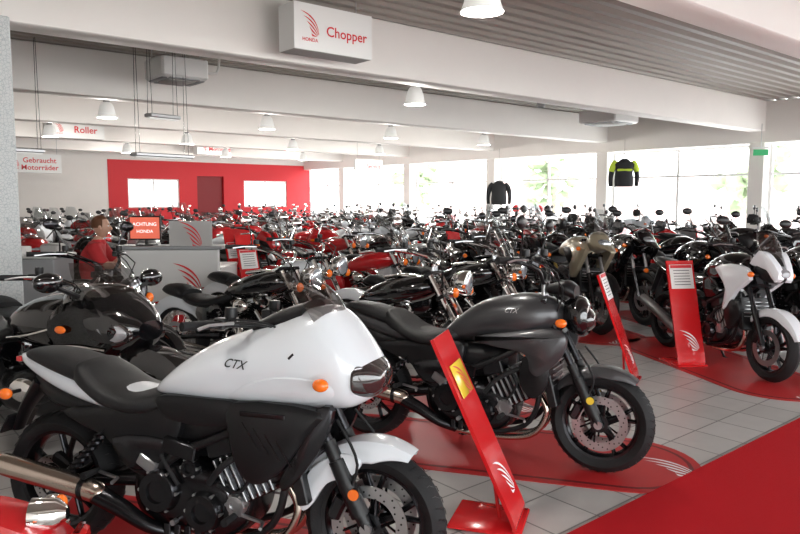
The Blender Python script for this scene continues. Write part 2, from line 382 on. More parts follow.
# ------------------------------------------------------------------ bikes
def power_cruiser(paint='paint_white',fair=True,hi=True):
    b=MB(1.5 if hi else .6)
    wheel(b,0,.305,.305,.078,hi=hi,discs=(-1,),dr=.12); wheel(b,1.53,.3,.3,.06,hi=hi,discs=(-1,1),dr=.16)
    dx=fork(b,1.53,.3,27,.99,m='darkmetal'); caliper(b,1.53,.3,-1,.06,155,.145); caliper(b,1.53,.3,1,.06,155,.145)
    caliper(b,0,.305,-1,.078,60,.11)
    engine_twin(b,hi); swingarm(b); stand_leg(b); pegs(b,.98,.30); pegs(b,.28,.40,.22)
    fm=paint if fair else 'paint_grey'
    if fair:
        b.fender(1.53,.3,.325,.086,60,170,fm,n=26,skirt=.065)
        b.plate([(1.24,.40),(1.30,.52),(1.42,.585),(1.50,.56),(1.46,.50),(1.36,.46),(1.29,.36),(1.25,.34)],.075,.105,fm,b=.008,sm=3)
    else: b.fender(1.53,.3,.315,.075,52,150,'paint_grey',n=26,skirt=.045)
    for sd in (-1,1):
        yb=sd*.118
        b.lathe([(.024,0),(.024,sd*.012)],(1.485,yb,.44),'plastic',seg=14); b.lathe([(.022,0),(.022,sd*.018)],(1.485,yb,.44),'amber' if fair else 'yellow',seg=16)
        b.tube([(1.40,sd*.1,.72),(1.5,sd*.13,.56),(1.42,sd*.09,.38)],.006,'rubber',sm=3,seg=6)
        b.tube([(1.40,sd*.098,.56),(1.505,sd*.1,.35)],[.034,.038],'plastic',seg=12,sm=1)
    # exhaust, right side
    b.tube([(.66,-.1,.16),(.56,-.15,.20),(.44,-.175,.27),(.30,-.19,.33)],[.028,.03,.038,.044],'darkmetal',seg=20,sm=4)
    b.tube([(.34,-.19,.318),(.28,-.19,.335),(-.14,-.19,.39),(-.18,-.19,.395)],[.042,.048,.05,.044],'pipe',seg=24,sm=3)
    b.lathe([(.051,-.012),(.053,0),(.051,.012)],(.27,-.19,.337),'darkmetal','X',24)
    b.tube([(-.175,-.19,.394),(-.195,-.19,.397)],[.045,.038],'plastic',seg=20); b.tube([(-.18,-.19,.395),(-.215,-.19,.40)],.022,'darkmetal',seg=12)
    # rear frame cover
    b.plate([(.12,.66),(.5,.70),(.7,.70),(.68,.56),(.56,.42),(.44,.44),(.34,.55),(.2,.6)],.07,.15,'plastic',sm=3)
    b.plate([(.38,.56),(.64,.58),(.6,.46),(.46,.44)],.14,.165,'darkmetal',sm=2)
    b.tube([(.12,-.14,.36),(.34,-.13,.60)],.02,'darkmetal')
    for k in range(7): b.lathe([(.03,-.006),(.03,.006)],(.15+.026*k,-.14,.39+.028*k),'darkmetal',axis='Z',seg=14)
    tail=paint if fair else 'paint_grey'
    b.body([(-.24,.85,.87,.03),(-.18,.81,.875,.07),(0,.735,.845,.115),(.2,.68,.80,.135),(.4,.655,.765,.145),(.56,.665,.745,.135),(.64,.69,.73,.09)],tail,e0=2.8)
    b.body([(-.14,.70,.80,.05),(0,.64,.76,.09),(.2,.60,.72,.1),(.42,.56,.68,.1)],'plastic')
    b.tube([(-.12,0,.75),(-.23,0,.62),(-.29,0,.50)],[.035,.022,.016],'plastic',flat=2.2,sm=3); b.box((-.285,0,.54),(.01,.18,.10),'plastic',rot=(0,.5,0),b=.002)
    b.box((-.24,0,.845),(.03,.10,.025),'redlens')
    indicator(b,-.22,-.13,.70); indicator(b,-.22,.13,.70)
    b.body([(-.19,.87,.885,.05),(-.13,.85,.905,.105),(0,.81,.90,.135),(.12,.78,.875,.15),(.2,.76,.86,.15)],'seat',e0=2.6)
    b.body([(.1,.80,.83,.08),(.16,.76,.875,.145),(.24,.72,.84,.175),(.34,.68,.78,.19),(.46,.66,.755,.19),(.58,.67,.775,.16),(.66,.71,.80,.11),(.72,.75,.8,.06)],'seat',e0=2.7)
    if fair:
        # tank + fairing shell: long wedge that peaks at the screen and drops steeply to a narrow nose
        h=b.body([(.53,.755,.775,.06,2.2),(.6,.745,.84,.13,2.3),(.7,.74,.92,.165,2.3),(.84,.735,1.0,.19,2.3),(1.0,.735,1.06,.20,2.3),(1.14,.74,1.11,.21,2.3),(1.26,.745,1.155,.215,2.4),(1.34,.75,1.165,.21,2.5),(1.40,.755,1.13,.20,2.5),(1.45,.765,1.075,.185,2.5),(1.50,.79,1.01,.158,2.5),(1.535,.815,.955,.125,2.5),(1.55,.84,.92,.085,2.4)],paint,seg=40,n=8)
        b.plate([(.62,.765),(.86,.775),(1.0,.765),(1.0,.69),(.84,.66),(.66,.68)],.13,.18,'plastic',sm=3)
        b.decal([(.92,.775),(1.15,.775),(1.34,.785),(1.43,.83),(1.41,.885),(1.26,.905),(1.08,.875)],h,.006,paint,sm=4)
        # one-piece dark headlamp wrapping the nose
        b.body([(1.47,.84,.93,.135,2.6),(1.485,.822,.965,.178,2.8),(1.52,.812,.965,.158,2.8),(1.55,.818,.945,.125,2.8),(1.572,.838,.92,.085,2.6),(1.58,.86,.90,.05,2.4)],'darklens',seg=32,n=5)
        hl=lambda x,z:max(0,.178-.95*max(0,x-1.485)**.98)
        b.plate([(1.492,.94),(1.515,.945),(1.54,.915),(1.545,.87),(1.52,.855),(1.495,.87)],-.02,-.004,'lamp_reflector',b=.006,sm=3,yf=hl)
        b.screen([(1.40,1.11,.165),(1.35,1.19,.17),(1.27,1.255,.155),(1.18,1.295,.11)],'smoked_glass')
        b.body([(1.02,1.04,1.09,.1),(1.12,1.05,1.14,.12),(1.25,1.09,1.185,.12)],'plastic')
        b.plate([(.98,.77),(1.36,.765),(1.30,.66),(1.2,.52),(1.1,.45),(1.02,.48),(.97,.6)],.13,.195,'plastic',sm=2,b=.02)
        b.plate([(1.34,.77),(1.41,.77),(1.35,.6),(1.22,.44),(1.19,.48),(1.27,.62)],.14,.18,'darkmetal',sm=2,b=.01)
        for sd in (-1,1):
            b.box((1.12,sd*.197,.735),(.2,.008,.02),'darkmetal',b=.003)
            for k in range(4): b.tube([(1.03+.05*k,sd*.193,.70-.02*k),(1.10+.05*k,sd*.193,.60-.02*k)],.004,'darkmetal',seg=5)
        indicator(b,1.39,-.235,.885,sz=.025,base=.04); indicator(b,1.39,.235,.885,sz=.025,base=.04)
        b.text('CTX',.05,T(1.0,0,.93)@SIDE@Matrix.Rotation(rad(-3),4,'Z'),'logo_black',proj=lambda p:V((p.x,-(h(p.x,p.z)+.003),p.z)),shear=.45)
        b.tube([(1.24,-.214,.97),(1.26,-.213,.99)],.005,'plastic',seg=8,flat=.5)
        bars(b,1.04,1.07,pull=.17,rise=.02,wd=.34,mir=False)
    else:
        h=b.body([(.56,.72,.79,.08),(.66,.71,.88,.13),(.8,.72,.97,.17),(.98,.74,1.02,.19),(1.12,.76,1.03,.18),(1.24,.80,1.0,.13),(1.3,.85,.95,.06)],paint,seg=28,e0=2.5)
        b.plate([(.78,.75),(1.0,.80),(1.24,.84),(1.34,.80),(1.32,.68),(1.2,.56),(1.14,.58),(1.1,.68),(.9,.71)],.14,.2,paint,sm=3,b=.03)
        b.plate([(1.1,.66),(1.24,.68),(1.24,.5),(1.16,.42),(1.08,.5)],.13,.18,'plastic',sm=2)
        b.text('CTX',.04,T(1.02,0,.93)@SIDE,'alu',proj=lambda p:V((p.x,-(h(p.x,p.z)+.004),p.z)),shear=.4)
        b.body([(1.3,.84,1.0,.07),(1.36,.80,1.03,.11),(1.41,.79,1.02,.115),(1.44,.81,.98,.09)],'paint_black')
        b.body([(1.41,.82,.97,.09),(1.45,.83,.95,.08),(1.475,.86,.92,.05)],'darklens')
        b.body([(1.2,1.03,1.09,.08),(1.3,1.02,1.12,.1),(1.36,1.0,1.09,.08)],'plastic')
        for sd in (-1,1): indicator(b,1.32,sd*.2,.88,base=.1)
        bars(b,1.17,1.10,pull=.17,rise=.13,wd=.38,mh=.2,mx=.04)
    return b
def vtwin(b,x,z,m='chrome'):
    b.body([(x-.2,z-.1,z+.05,.08,3),(x-.14,z-.16,z+.1,.13,3.5),(x+.12,z-.16,z+.08,.13,3.5),(x+.2,z-.1,z+.02,.09,3)],'darkmetal',n=3)
    for a in (-26,26):
        t=rad(a)
        for k in range(9):
            h=.08+.022*k
            c=V((x+sin(t)*h,0,z+cos(t)*h)); b.box(tuple(c),(.14 if a>0 else .13,.15,.011),m if k%2 else 'darkmetal',rot=(0,t,0),b=.004)
        c=V((x+sin(t)*.30,0,z+cos(t)*.30)); b.box(tuple(c),(.15,.16,.08),m,rot=(0,t,0),b=.03)
    for sd in (-1,1):
        disc_cover(b,x-.1,sd*.12,z-.03,.085,.04,m,sd=sd); disc_cover(b,x+.06,sd*.12,z-.04,.075,.05,m,sd=sd)
    b.sph((x,-.15,z+.24),(.085,.05,.06),m)
def cruiser(paint='paint_black',p2=None,m='chrome',bags=False,shield=False,style='wire',q=.8,pillion=True):
    b=MB(q); p2=p2 or paint
    wheel(b,0,.32,.32,.085,style=style,rim=m,dr=.13); wheel(b,1.62,.33,.33,.06,style=style,rim=m,dr=.15)
    dx=fork(b,1.62,.33,31,1.0,m=m,low=m,w=.105,r=.024,rl=.03); caliper(b,1.62,.33,-1,.06)
    b.fender(0,.32,.36,.105,20,200,p2,skirt=.09,bul=.03); b.fender(1.62,.33,.37,.085,30,190,p2,skirt=.08,bul=.02)
    vtwin(b,.82,.42,m); swingarm(b,'darkmetal',.55,.36); stand_leg(b); pegs(b,1.12,.3,.26)
    b.body([(.56,.72,.78,.06),(.66,.70,.86,.11),(.84,.71,.93,.155),(1.02,.74,.97,.165),(1.16,.78,.97,.13),(1.26,.84,.93,.06)],paint,e0=2.1)
    b.body([(.78,.925,.96,.04),(.95,.95,.985,.05),(1.08,.95,.98,.035)],m)
    b.body([(.08,.66,.72,.1),(.2,.62,.72,.17),(.36,.6,.70,.19),(.5,.62,.72,.15),(.62,.68,.76,.09),(.7,.73,.78,.05)],'seat',e0=2.6)
    if pillion: b.body([(-.22,.72,.75,.05),(-.14,.69,.80,.1),(.02,.66,.80,.13),(.12,.65,.76,.13)],'seat')
    else:
        for sd in (-1,1): b.tube([(.18,sd*.12,.58),(-.05,sd*.125,.60),(-.26,sd*.12,.56)],.014,m,sm=3)
        b.lathe([(.02,0),(.045,.03),(.05,.1),(.042,.105)],(-.3,0,.66),m,'X',18)
    b.plate([(.3,.62),(.56,.66),(.6,.5),(.45,.42),(.32,.48)],.08,.14,paint,sm=3)
    for k,(z0,z1) in enumerate(((.36,.24),(.30,.17))):
        b.tube([(.98-.2*k,-.12,.62-.08*k),(1.1-.25*k,-.17,.5-.05*k),(1.02-.2*k,-.19,.3),(.7,-.2,z1),(.3,-.21,z1+.02),(.05,-.21,z1+.04),(-.35,-.21,z1+.08)],[.022,.024,.026,.028,.036,.042,.04],m,sm=4,seg=12)
    b.lathe([(.03,-.1),(.075,-.07),(.1,-.0),(.102,.05),(.094,.055)],(1.47,0,.93),m,axis='X',seg=24); b.sph((1.52,0,.93),(.02,.09,.09),'lens')
    for sd in (-1,1): b.sph((1.44,sd*.17,.86),(.05,.045,.045),m); b.sph((1.47,sd*.17,.86),(.03,.04,.04),'amber')
    bars(b,1.22,1.06,pull=.3,rise=.12,wd=.43,m=m,mirm=m,mh=.2)
    for sd in (-1,1): b.tube([(-.2,sd*.1,.6),(-.2,sd*.18,.6)],.009,m,seg=6); b.sph((-.19,sd*.19,.6),(.035,.03,.03),m,seg=12); b.sph((-.215,sd*.19,.6),(.022,.026,.026),'amber',seg=12)
    b.box((-.33,0,.58),(.04,.1,.06),'redlens',b=.015)
    if shield:
        b.screen([(1.40,1.0,.2),(1.32,1.17,.25),(1.22,1.36,.23),(1.15,1.50,.12)],'clear_glass')
        for sd in (-1,1): b.tube([(1.4,sd*.12,.85),(1.36,sd*.15,1.1),(1.25,sd*.14,1.3)],.007,m,seg=6)
    if bags:
        for sd in (-1,1): b.body([(-.35,.4,.6,.03),(-.3,.36,.66,.08),(0,.34,.68,.1),(.18,.36,.66,.08),(.22,.4,.62,.03)],paint,yc=sd*.22,e0=4)
    return b
def bagger(paint='paint_black',q=1.):
    b=MB(q); m='chrome'
    wheel(b,0,.31,.31,.09,dr=.13); wheel(b,1.68,.32,.32,.065,dr=.16,discs=(-1,1))
    fork(b,1.68,.32,29,.9,m='chrome',low='darkmetal',w=.11); b.fender(1.68,.32,.36,.1,5,185,paint,skirt=.11,bul=.03)
    b.body([(.45,.2,.45,.12,3),(.6,.18,.5,.17,3),(.95,.18,.5,.18,3),(1.2,.22,.45,.15,3)],'darkmetal')
    for sd in (-1,1):
        b.sph((.95,sd*.24,.42),(.2,.13,.11),'darkmetal'); b.sph((.98,sd*.34,.42),(.13,.04,.075),'chrome')
        b.body([(-.42,.44,.6,.04),(-.36,.36,.68,.11),(0,.32,.72,.14),(.25,.34,.7,.12),(.34,.42,.62,.05)],paint,yc=sd*.27,e0=3)
        b.tube([(.34,sd*.36,.56),(0,sd*.415,.56),(-.36,sd*.36,.55)],.008,'chrome',sm=3)
        b.tube([(.66,sd*.21,.70),(.9,sd*.25,.74),(1.12,sd*.245,.80)],.008,'chrome',sm=3)
        b.tube([(.4,sd*.2,.22),(0,sd*.24,.24),(-.4,sd*.25,.27)],[.03,.045,.045],m,sm=3,seg=12)
        b.plate([(1.1,.9),(1.32,.98),(1.56,.90),(1.62,.78),(1.5,.62),(1.36,.46),(1.22,.44),(1.2,.6),(1.05,.75)],.16,.27,paint,b=.05,sm=4,yf=lambda x,z:-.35*max(0,x-1.3))
        b.plate([(1.44,.815),(1.55,.845),(1.62,.80),(1.60,.75),(1.52,.74)],.22,.275,'lens',b=.010,sm=3,yf=lambda x,z:-.35*max(0,x-1.3),mirror=False,side=sd)
        b.plate([(1.42,.825),(1.55,.86),(1.635,.80),(1.61,.735),(1.50,.725)],.20,.27,'darklens',b=.006,sm=3,yf=lambda x,z:-.35*max(0,x-1.3),mirror=False,side=sd)
        b.plate([(1.22,.62),(1.34,.66),(1.36,.56),(1.27,.5)],.25,.28,'plastic',b=.01,sm=2,mirror=False,side=sd)
        b.tube([(1.18,sd*.275,.70),(1.36,sd*.275,.71),(1.5,sd*.21,.69)],.007,'chrome',sm=3)
        b.sph((1.22,sd*.285,.80),(.045,.016,.024),'amber')
        b.tube([(1.3,sd*.22,1.0),(1.28,sd*.36,1.06)],.015,'plastic'); b.sph((1.27,sd*.41,1.09),(.045,.1,.06),paint); b.sph((1.245,sd*.41,1.09),(.03,.085,.048),'lens')
    b.body([(1.0,.8,1.0,.1),(1.15,.7,1.06,.2),(1.35,.62,1.07,.23),(1.5,.62,1.0,.21),(1.6,.68,.92,.16),(1.66,.74,.86,.1)],paint,e0=2.6)
    b.body([(.5,.7,.78,.1),(.64,.66,.9,.18),(.85,.62,.98,.22),(1.1,.62,1.0,.2),(1.25,.7,.95,.1)],paint)
    b.body([(-.3,.72,.78,.1),(-.2,.7,.86,.17),(.05,.66,.84,.19),(.15,.64,.76,.2),(.4,.62,.72,.21),(.58,.68,.78,.13),(.66,.72,.8,.08)],'seat')
    b.body([(-.42,.6,.7,.1),(-.3,.56,.76,.16),(0,.54,.7,.18),(.3,.5,.66,.17)],paint); b.box((-.42,0,.66),(.04,.4,.06),'redlens')
    b.screen([(1.48,1.0,.22),(1.4,1.10,.25),(1.3,1.2,.21)],'smoked_glass'); bars(b,1.1,1.04,pull=.26,rise=.06,wd=.4,m='chrome',mir=False)
    stand_leg(b); return b
def sport(paint='paint_red',p2='paint_white',q=.6):
    b=MB(q); wheel(b,0,.31,.31,.088,dr=.11); wheel(b,1.42,.3,.3,.06,dr=.16,discs=(-1,1))
    fork(b,1.42,.3,24,.88,m='brass',low='brass'); b.fender(1.42,.3,.325,.07,30,160,paint)
    engine_twin(b,x=-.08,z=.05); swingarm(b,'alu'); stand_leg(b); pegs(b,.42,.42)
    b.plate([(.5,.36),(.62,.24),(1.08,.22),(1.2,.42),(1.28,.6),(1.46,.74),(1.5,.88),(1.3,.98),(1.08,.92),(1.0,.72),(.8,.6),(.62,.52)],.14,.22,paint,b=.03,sm=3,yf=lambda x,z:-.25*max(0,x-1.15))
    b.plate([(.7,.42),(1.0,.38),(1.12,.55),(.95,.56)],.2,.228,p2,b=.01,sm=2)
    b.plate([(1.15,.7),(1.35,.8),(1.38,.86),(1.2,.82)],.2,.228,'plastic',b=.01,sm=2,yf=lambda x,z:-.25*max(0,x-1.15))
    b.body([(1.08,.86,1.0,.14),(1.25,.8,1.06,.19),(1.4,.78,1.02,.18),(1.52,.8,.93,.12),(1.58,.84,.88,.05)],paint)
    b.body([(1.42,.82,.92,.17),(1.53,.83,.91,.12),(1.575,.85,.89,.06)],'lens')
    b.screen([(1.4,1.02,.14),(1.28,1.15,.16),(1.12,1.24,.1)],'smoked_glass')
    b.body([(.5,.78,.84,.08),(.6,.76,.95,.13),(.78,.78,1.04,.16),(.95,.8,1.04,.15),(1.08,.84,.98,.1)],paint)
    b.body([(.1,.82,.86,.1),(.3,.78,.84,.14),(.48,.78,.84,.1),(.56,.8,.88,.05)],'seat')
    b.body([(-.38,1.0,1.03,.03),(-.25,.93,1.03,.08),(0,.84,.97,.12),(.2,.76,.86,.12),(.4,.72,.78,.08)],p2); b.body([(-.2,1.01,1.05,.05),(0,.94,1.0,.1),(.1,.88,.95,.1)],'seat')
    b.tube([(.6,-.12,.2),(.35,-.18,.3),(.05,-.2,.45),(-.2,-.2,.56)],[.03,.04,.055,.05],'alu',sm=3,seg=14)
    bars(b,1.12,.97,pull=.06,rise=.0,wd=.34,mir=False)
    for sd in (-1,1): b.tube([(1.36,sd*.14,1.03),(1.3,sd*.3,1.18)],.01,'plastic'); b.sph((1.29,sd*.34,1.19),(.03,.08,.045),'paint_black')
    b.tube([(-.2,0,.88),(-.34,0,.6)],[.04,.03],'plastic'); return b
def naked(paint='paint_white',p2='paint_black',q=.8,rack=False,tall=0.):
    b=MB(q); wheel(b,0,.31,.31,.08,dr=.12); wheel(b,1.5,.3,.3,.06,dr=.16,discs=(-1,),style='cast6')
    fork(b,1.5,.3,26,1.0+tall,m='darkmetal',low='darkmetal'); caliper(b,1.5,.3,-1,.06)
    b.fender(1.5,.3,.33,.075,20,160,paint); engine_twin(b,hi=q>.9,x=0,z=.04); swingarm(b); stand_leg(b); pegs(b,.55,.34)
    b.body([(.55,.80,.86,.08),(.66,.78,.98,.14),(.85,.8,1.08,.18),(1.02,.84,1.1,.18),(1.16,.88,1.06,.13),(1.22,.92,1.0,.07)],p2)
    b.plate([(.90,.95),(1.10,1.0),(1.30,.98),(1.36,.88),(1.20,.76),(1.10,.60),(1.04,.58),(1.06,.76),(.98,.86)],.15,.205,paint,b=.02,sm=1)
    b.plate([(.3,.78),(.6,.84),(.84,.82),(.9,.7),(.7,.62),(.45,.64)],.1,.15,p2,b=.02,sm=3)
    b.plate([(1.05,.62),(1.22,.68),(1.26,.52),(1.12,.4)],.14,.19,'plastic',b=.02,sm=2)
    b.body([(1.26,.94,1.08,.08),(1.34,.88,1.13,.12),(1.44,.86,1.08,.12),(1.52,.88,1.0,.09),(1.55,.91,.96,.05)],'plastic')
    b.plate([(1.26,1.02),(1.36,1.14),(1.46,1.10),(1.57,.96),(1.54,.88),(1.46,.97),(1.36,1.0)],.06,.13,paint,b=.015,sm=2,yf=lambda x,z:-.3*max(0,x-1.42))
    b.body([(1.46,.9,1.04,.085),(1.54,.905,1.0,.075),(1.575,.93,.97,.04)],'lens')
    b.screen([(1.46,1.09,.10),(1.39,1.20,.12),(1.31,1.30+tall,.09)],'smoked_glass')
    b.body([(.1,.82,.86,.1),(.3,.77,.84,.15),(.48,.78,.84,.14),(.62,.82,.9,.07)],'seat')
    b.body([(-.3,.92,.96,.06),(-.15,.86,.96,.12),(.05,.82,.92,.14),(.15,.8,.86,.12)],'seat')
    b.body([(-.38,.92,.95,.04),(-.2,.84,.93,.1),(.05,.76,.86,.13),(.35,.72,.8,.13),(.5,.72,.78,.08)],p2)
    b.tube([(.6,-.12,.18),(.35,-.18,.26),(.1,-.2,.38),(-.25,-.2,.5)],[.03,.04,.055,.05],'alu',sm=3,seg=14)
    b.tube([(-.25,0,.84),(-.38,0,.56)],[.04,.03],'plastic'); b.box((-.38,0,.9),(.03,.12,.04),'redlens')
    bars(b,1.18,1.1+tall,pull=.12,rise=.07,wd=.4,mh=.2); indicator(b,1.40,-.2,.93);indicator(b,1.40,.2,.93); indicator(b,-.28,-.16,.8);indicator(b,-.28,.16,.8)
    if rack:
        for sd in (-1,1): b.body([(-.38,.5,.7,.05),(-.34,.44,.78,.1),(.05,.42,.8,.11),(.12,.48,.76,.06)],paint if rack=='p' else 'plastic',yc=sd*.28,e0=5)
    return b
def adventure(paint='paint_tan',q=.7,rack=False):
    b=MB(q); wheel(b,0,.33,.33,.08,dr=.12,style='wire',rim='darkmetal'); wheel(b,1.57,.35,.35,.055,dr=.16,discs=(-1,1),style='wire',rim='darkmetal')
    fork(b,1.57,.35,26,1.1,m='alu',low='darkmetal'); b.fender(1.57,.35,.38,.06,30,150,'plastic',skirt=.03)
    engine_twin(b,x=.04,z=.1); swingarm(b,'alu',rz=.33); stand_leg(b); pegs(b,.6,.4)
    b.body([(.58,.88,.94,.08),(.7,.86,1.04,.14),(.9,.86,1.13,.18),(1.08,.9,1.14,.18),(1.25,.94,1.1,.1)],paint)
    b.plate([(.92,.95),(1.1,1.04),(1.32,1.08),(1.46,1.0),(1.36,.84),(1.22,.66),(1.14,.66),(1.1,.82)],.15,.225,paint,b=.03,sm=2)
    b.plate([(.96,.98),(1.12,1.0),(1.2,.9),(1.14,.8),(1.04,.88)],.2,.232,'plastic',b=.01,sm=2)
    b.body([(1.28,1.0,1.16,.1),(1.4,.96,1.22,.13),(1.5,.98,1.14,.12),(1.6,1.0,1.07,.08),(1.74,.98,1.0,.035)],paint); b.body([(1.48,1.03,1.14,.10),(1.57,1.04,1.11,.08),(1.6,1.06,1.09,.05)],'lens')
    b.screen([(1.48,1.18,.14),(1.4,1.34,.15),(1.32,1.48,.11)],'clear_glass')
    b.body([(-.3,.98,1.02,.08),(-.1,.92,1.02,.14),(.15,.88,.98,.15),(.2,.86,.92,.15),(.42,.84,.9,.16),(.62,.9,1.0,.08)],'seat')
    b.body([(-.4,.95,.98,.05),(-.2,.88,.96,.1),(.1,.8,.9,.13),(.45,.76,.86,.12)],'plastic')
    b.tube([(.6,-.14,.28),(.3,-.2,.42),(.0,-.22,.58),(-.25,-.22,.68)],[.03,.045,.06,.055],'alu',sm=3,seg=14)
    bars(b,1.24,1.18,pull=.1,rise=.08,wd=.42,mh=.17)
    for sd in (-1,1): b.plate([(1.1,1.2),(1.24,1.22),(1.26,1.32),(1.12,1.34)],.36,.42,'plastic',sm=2,mirror=False,side=sd); indicator(b,1.38,sd*.24,1.0)
    if rack:
        for sd in (-1,1): b.box((-.1,sd*.3,.7),(.42,.2,.36),'alu',b=.03)
    return b
def scooter(paint='paint_white',q=.7):
    b=MB(q); wheel(b,0,.25,.25,.065,style='scoot',rim='darkmetal',dr=.1); wheel(b,1.35,.26,.26,.055,style='scoot',rim='darkmetal',dr=.11)
    fork(b,1.35,.26,26,.6,w=.08); b.fender(1.35,.26,.29,.08,10,170,paint,skirt=.06)
    b.body([(-.35,.7,.76,.06),(-.2,.5,.78,.17),(.1,.42,.76,.2),(.4,.34,.72,.19),(.52,.3,.6,.14),(.6,.3,.4,.1)],paint)
    b.body([(.5,.26,.34,.18),(.8,.24,.34,.2),(1.0,.28,.42,.2)],'plastic',e0=4)
    b.body([(.92,.3,.45,.16),(1.02,.36,.95,.24),(1.14,.42,1.02,.22),(1.26,.5,.9,.16),(1.34,.58,.78,.08)],paint)
    b.body([(1.22,.62,.78,.14),(1.33,.64,.76,.1)],'lens')
    b.body([(-.36,.76,.8,.08),(-.2,.76,.86,.15),(.1,.74,.84,.17),(.3,.73,.8,.17),(.48,.7,.78,.1)],'seat')
    b.box((.1,-.05,.3),(.4,.2,.16),'darkmetal'); b.tube([(.2,-.15,.25),(-.2,-.17,.32)],.06,'plastic')
    b.screen([(1.2,1.0,.2),(1.14,1.18,.2),(1.06,1.38,.13)],'clear_glass'); bars(b,1.06,1.02,pull=.08,rise=.04,wd=.33,mh=.22); b.box((-.38,0,.7),(.04,.2,.06),'redlens'); stand_leg(b,.3,.2); return b
def putbike(me,name,rear,front,lean=-3.5):
    a=V(W(*rear)); c=V(W(*front)); d=c-a
    return place(me,name,(a.x,a.y,.006),math.atan2(d.y,d.x),rad(lean))
me_w=power_cruiser('paint_white',True).mesh('cruiser_motorcycle'); me_g=power_cruiser('paint_grey',False).mesh('cruiser_motorcycle')
putbike(me_w,'cruiser_motorcycle',(-1.57,3.17),(-.15,2.73)); putbike(me_g,'cruiser_motorcycle',(-.20,4.66),(1.21,3.97))
ME={}
ME['bag']=bagger().mesh('touring_motorcycle'); ME['bag2']=bagger('paint_silver',.6).mesh('touring_motorcycle'); ME['bagr']=bagger('paint_red',.6).mesh('touring_motorcycle'); ME['bagw']=bagger('paint_white',.6).mesh('touring_motorcycle')
ME['cw']=cruiser('paint_black','paint_white').mesh('chopper_motorcycle'); ME['cww']=cruiser('paint_white').mesh('chopper_motorcycle')
ME['cb']=cruiser('paint_black',bags=True,shield=True).mesh('chopper_motorcycle'); ME['cbc']=cruiser('paint_black').mesh('chopper_motorcycle'); ME['cd']=cruiser('paint_black',m='darkmetal',style='cast').mesh('chopper_motorcycle')
ME['cr']=cruiser('paint_red',shield=True).mesh('chopper_motorcycle'); ME['crr']=cruiser('paint_red',q=1.3,pillion=False).mesh('chopper_motorcycle'); ME['cs']=cruiser('paint_silver',shield=True,bags=True).mesh('chopper_motorcycle')
ME['sr']=sport('paint_red','paint_white').mesh('sport_motorcycle'); ME['sw']=sport('paint_white','paint_red').mesh('sport_motorcycle'); ME['sb']=sport('paint_black','paint_silver').mesh('sport_motorcycle')
ME['nw']=naked('paint_white','paint_black',1.1).mesh('naked_motorcycle'); ME['nr']=naked('paint_red','paint_black',.6).mesh('naked_motorcycle'); ME['nb']=naked('paint_black','paint_black',.6,rack=True,tall=.05).mesh('naked_motorcycle'); ME['nbb']=naked('paint_black','paint_black',.7,tall=.05).mesh('naked_motorcycle'); ME['ns']=naked('paint_silver','paint_black',.6,tall=.1).mesh('naked_motorcycle')
ME['at']=adventure().mesh('adventure_motorcycle'); ME['aw']=adventure('paint_white',.6,True).mesh('adventure_motorcycle'); ME['ab']=adventure('paint_black',.6).mesh('adventure_motorcycle')
ME['kw']=scooter('paint_white').mesh('scooter'); ME['kb']=scooter('paint_black').mesh('scooter'); ME['ks']=scooter('paint_silver').mesh('scooter')
def nm(k): return ME[k].name.split('.')[0]
placed=[]
def pb(k,rear,front,lean=-3.5):
    o=putbike(ME[k],nm(k),rear,front,lean); a=V(W(*rear)); c=V(W(*front)); placed.append((a+c)/2); return o
pb('bag',(-3.06,4.85),(-1.52,4.17)); pb('cd',(-3.35,5.72),(-1.9,5.06)); pb('cw',(-2.08,6.55),(-.64,5.8)); pb('cbc',(-.85,6.15),(.65,5.45))
pb('cww',(-1.95,7.65),(-.5,6.9)); pb('cb',(-.2,7.3),(1.25,6.6)); pb('cr',(-1.2,8.9),(.2,8.2)); pb('cd',(.2,8.3),(1.4,7.4))
pb('nw',(2.92,7.5),(3.25,6.02)); pb('at',(1.95,9.7),(2.35,8.2)); pb('nb',(3.35,9.4),(3.7,7.95)); pb('nbb',(4.2,8.6),(4.6,7.15)); pb('ab',(2.7,10.3),(3.1,8.75)); pb('nbb',(1.15,9.9),(1.65,8.4)); pb('nbb',(.35,9.5),(.95,8.1))
pb('crr',(-1.30,2.02),(-2.90,1.80))   # red chrome bike whose tail reaches the lower-left corner
keys_l=['cbc','cr','cs','cww','sr','cw','cb','crr','nr','cs','cww','bagw','cb','sw']; keys_m=['sr','sw','sb','nr','nw','cs','sw','cr','ab','sw','bagr','cb','bagw','cbc','sr','cww','sr','nr']; keys_r=['ab','nb','ns','nbb','aw','bag2','nb','ab','sb','nw','nbb','sr']
scoot=['kw','kb','ks','kw','sr','kw']
desk=V(W(-3.2,8.3)); pil=V((1.0,6.85))
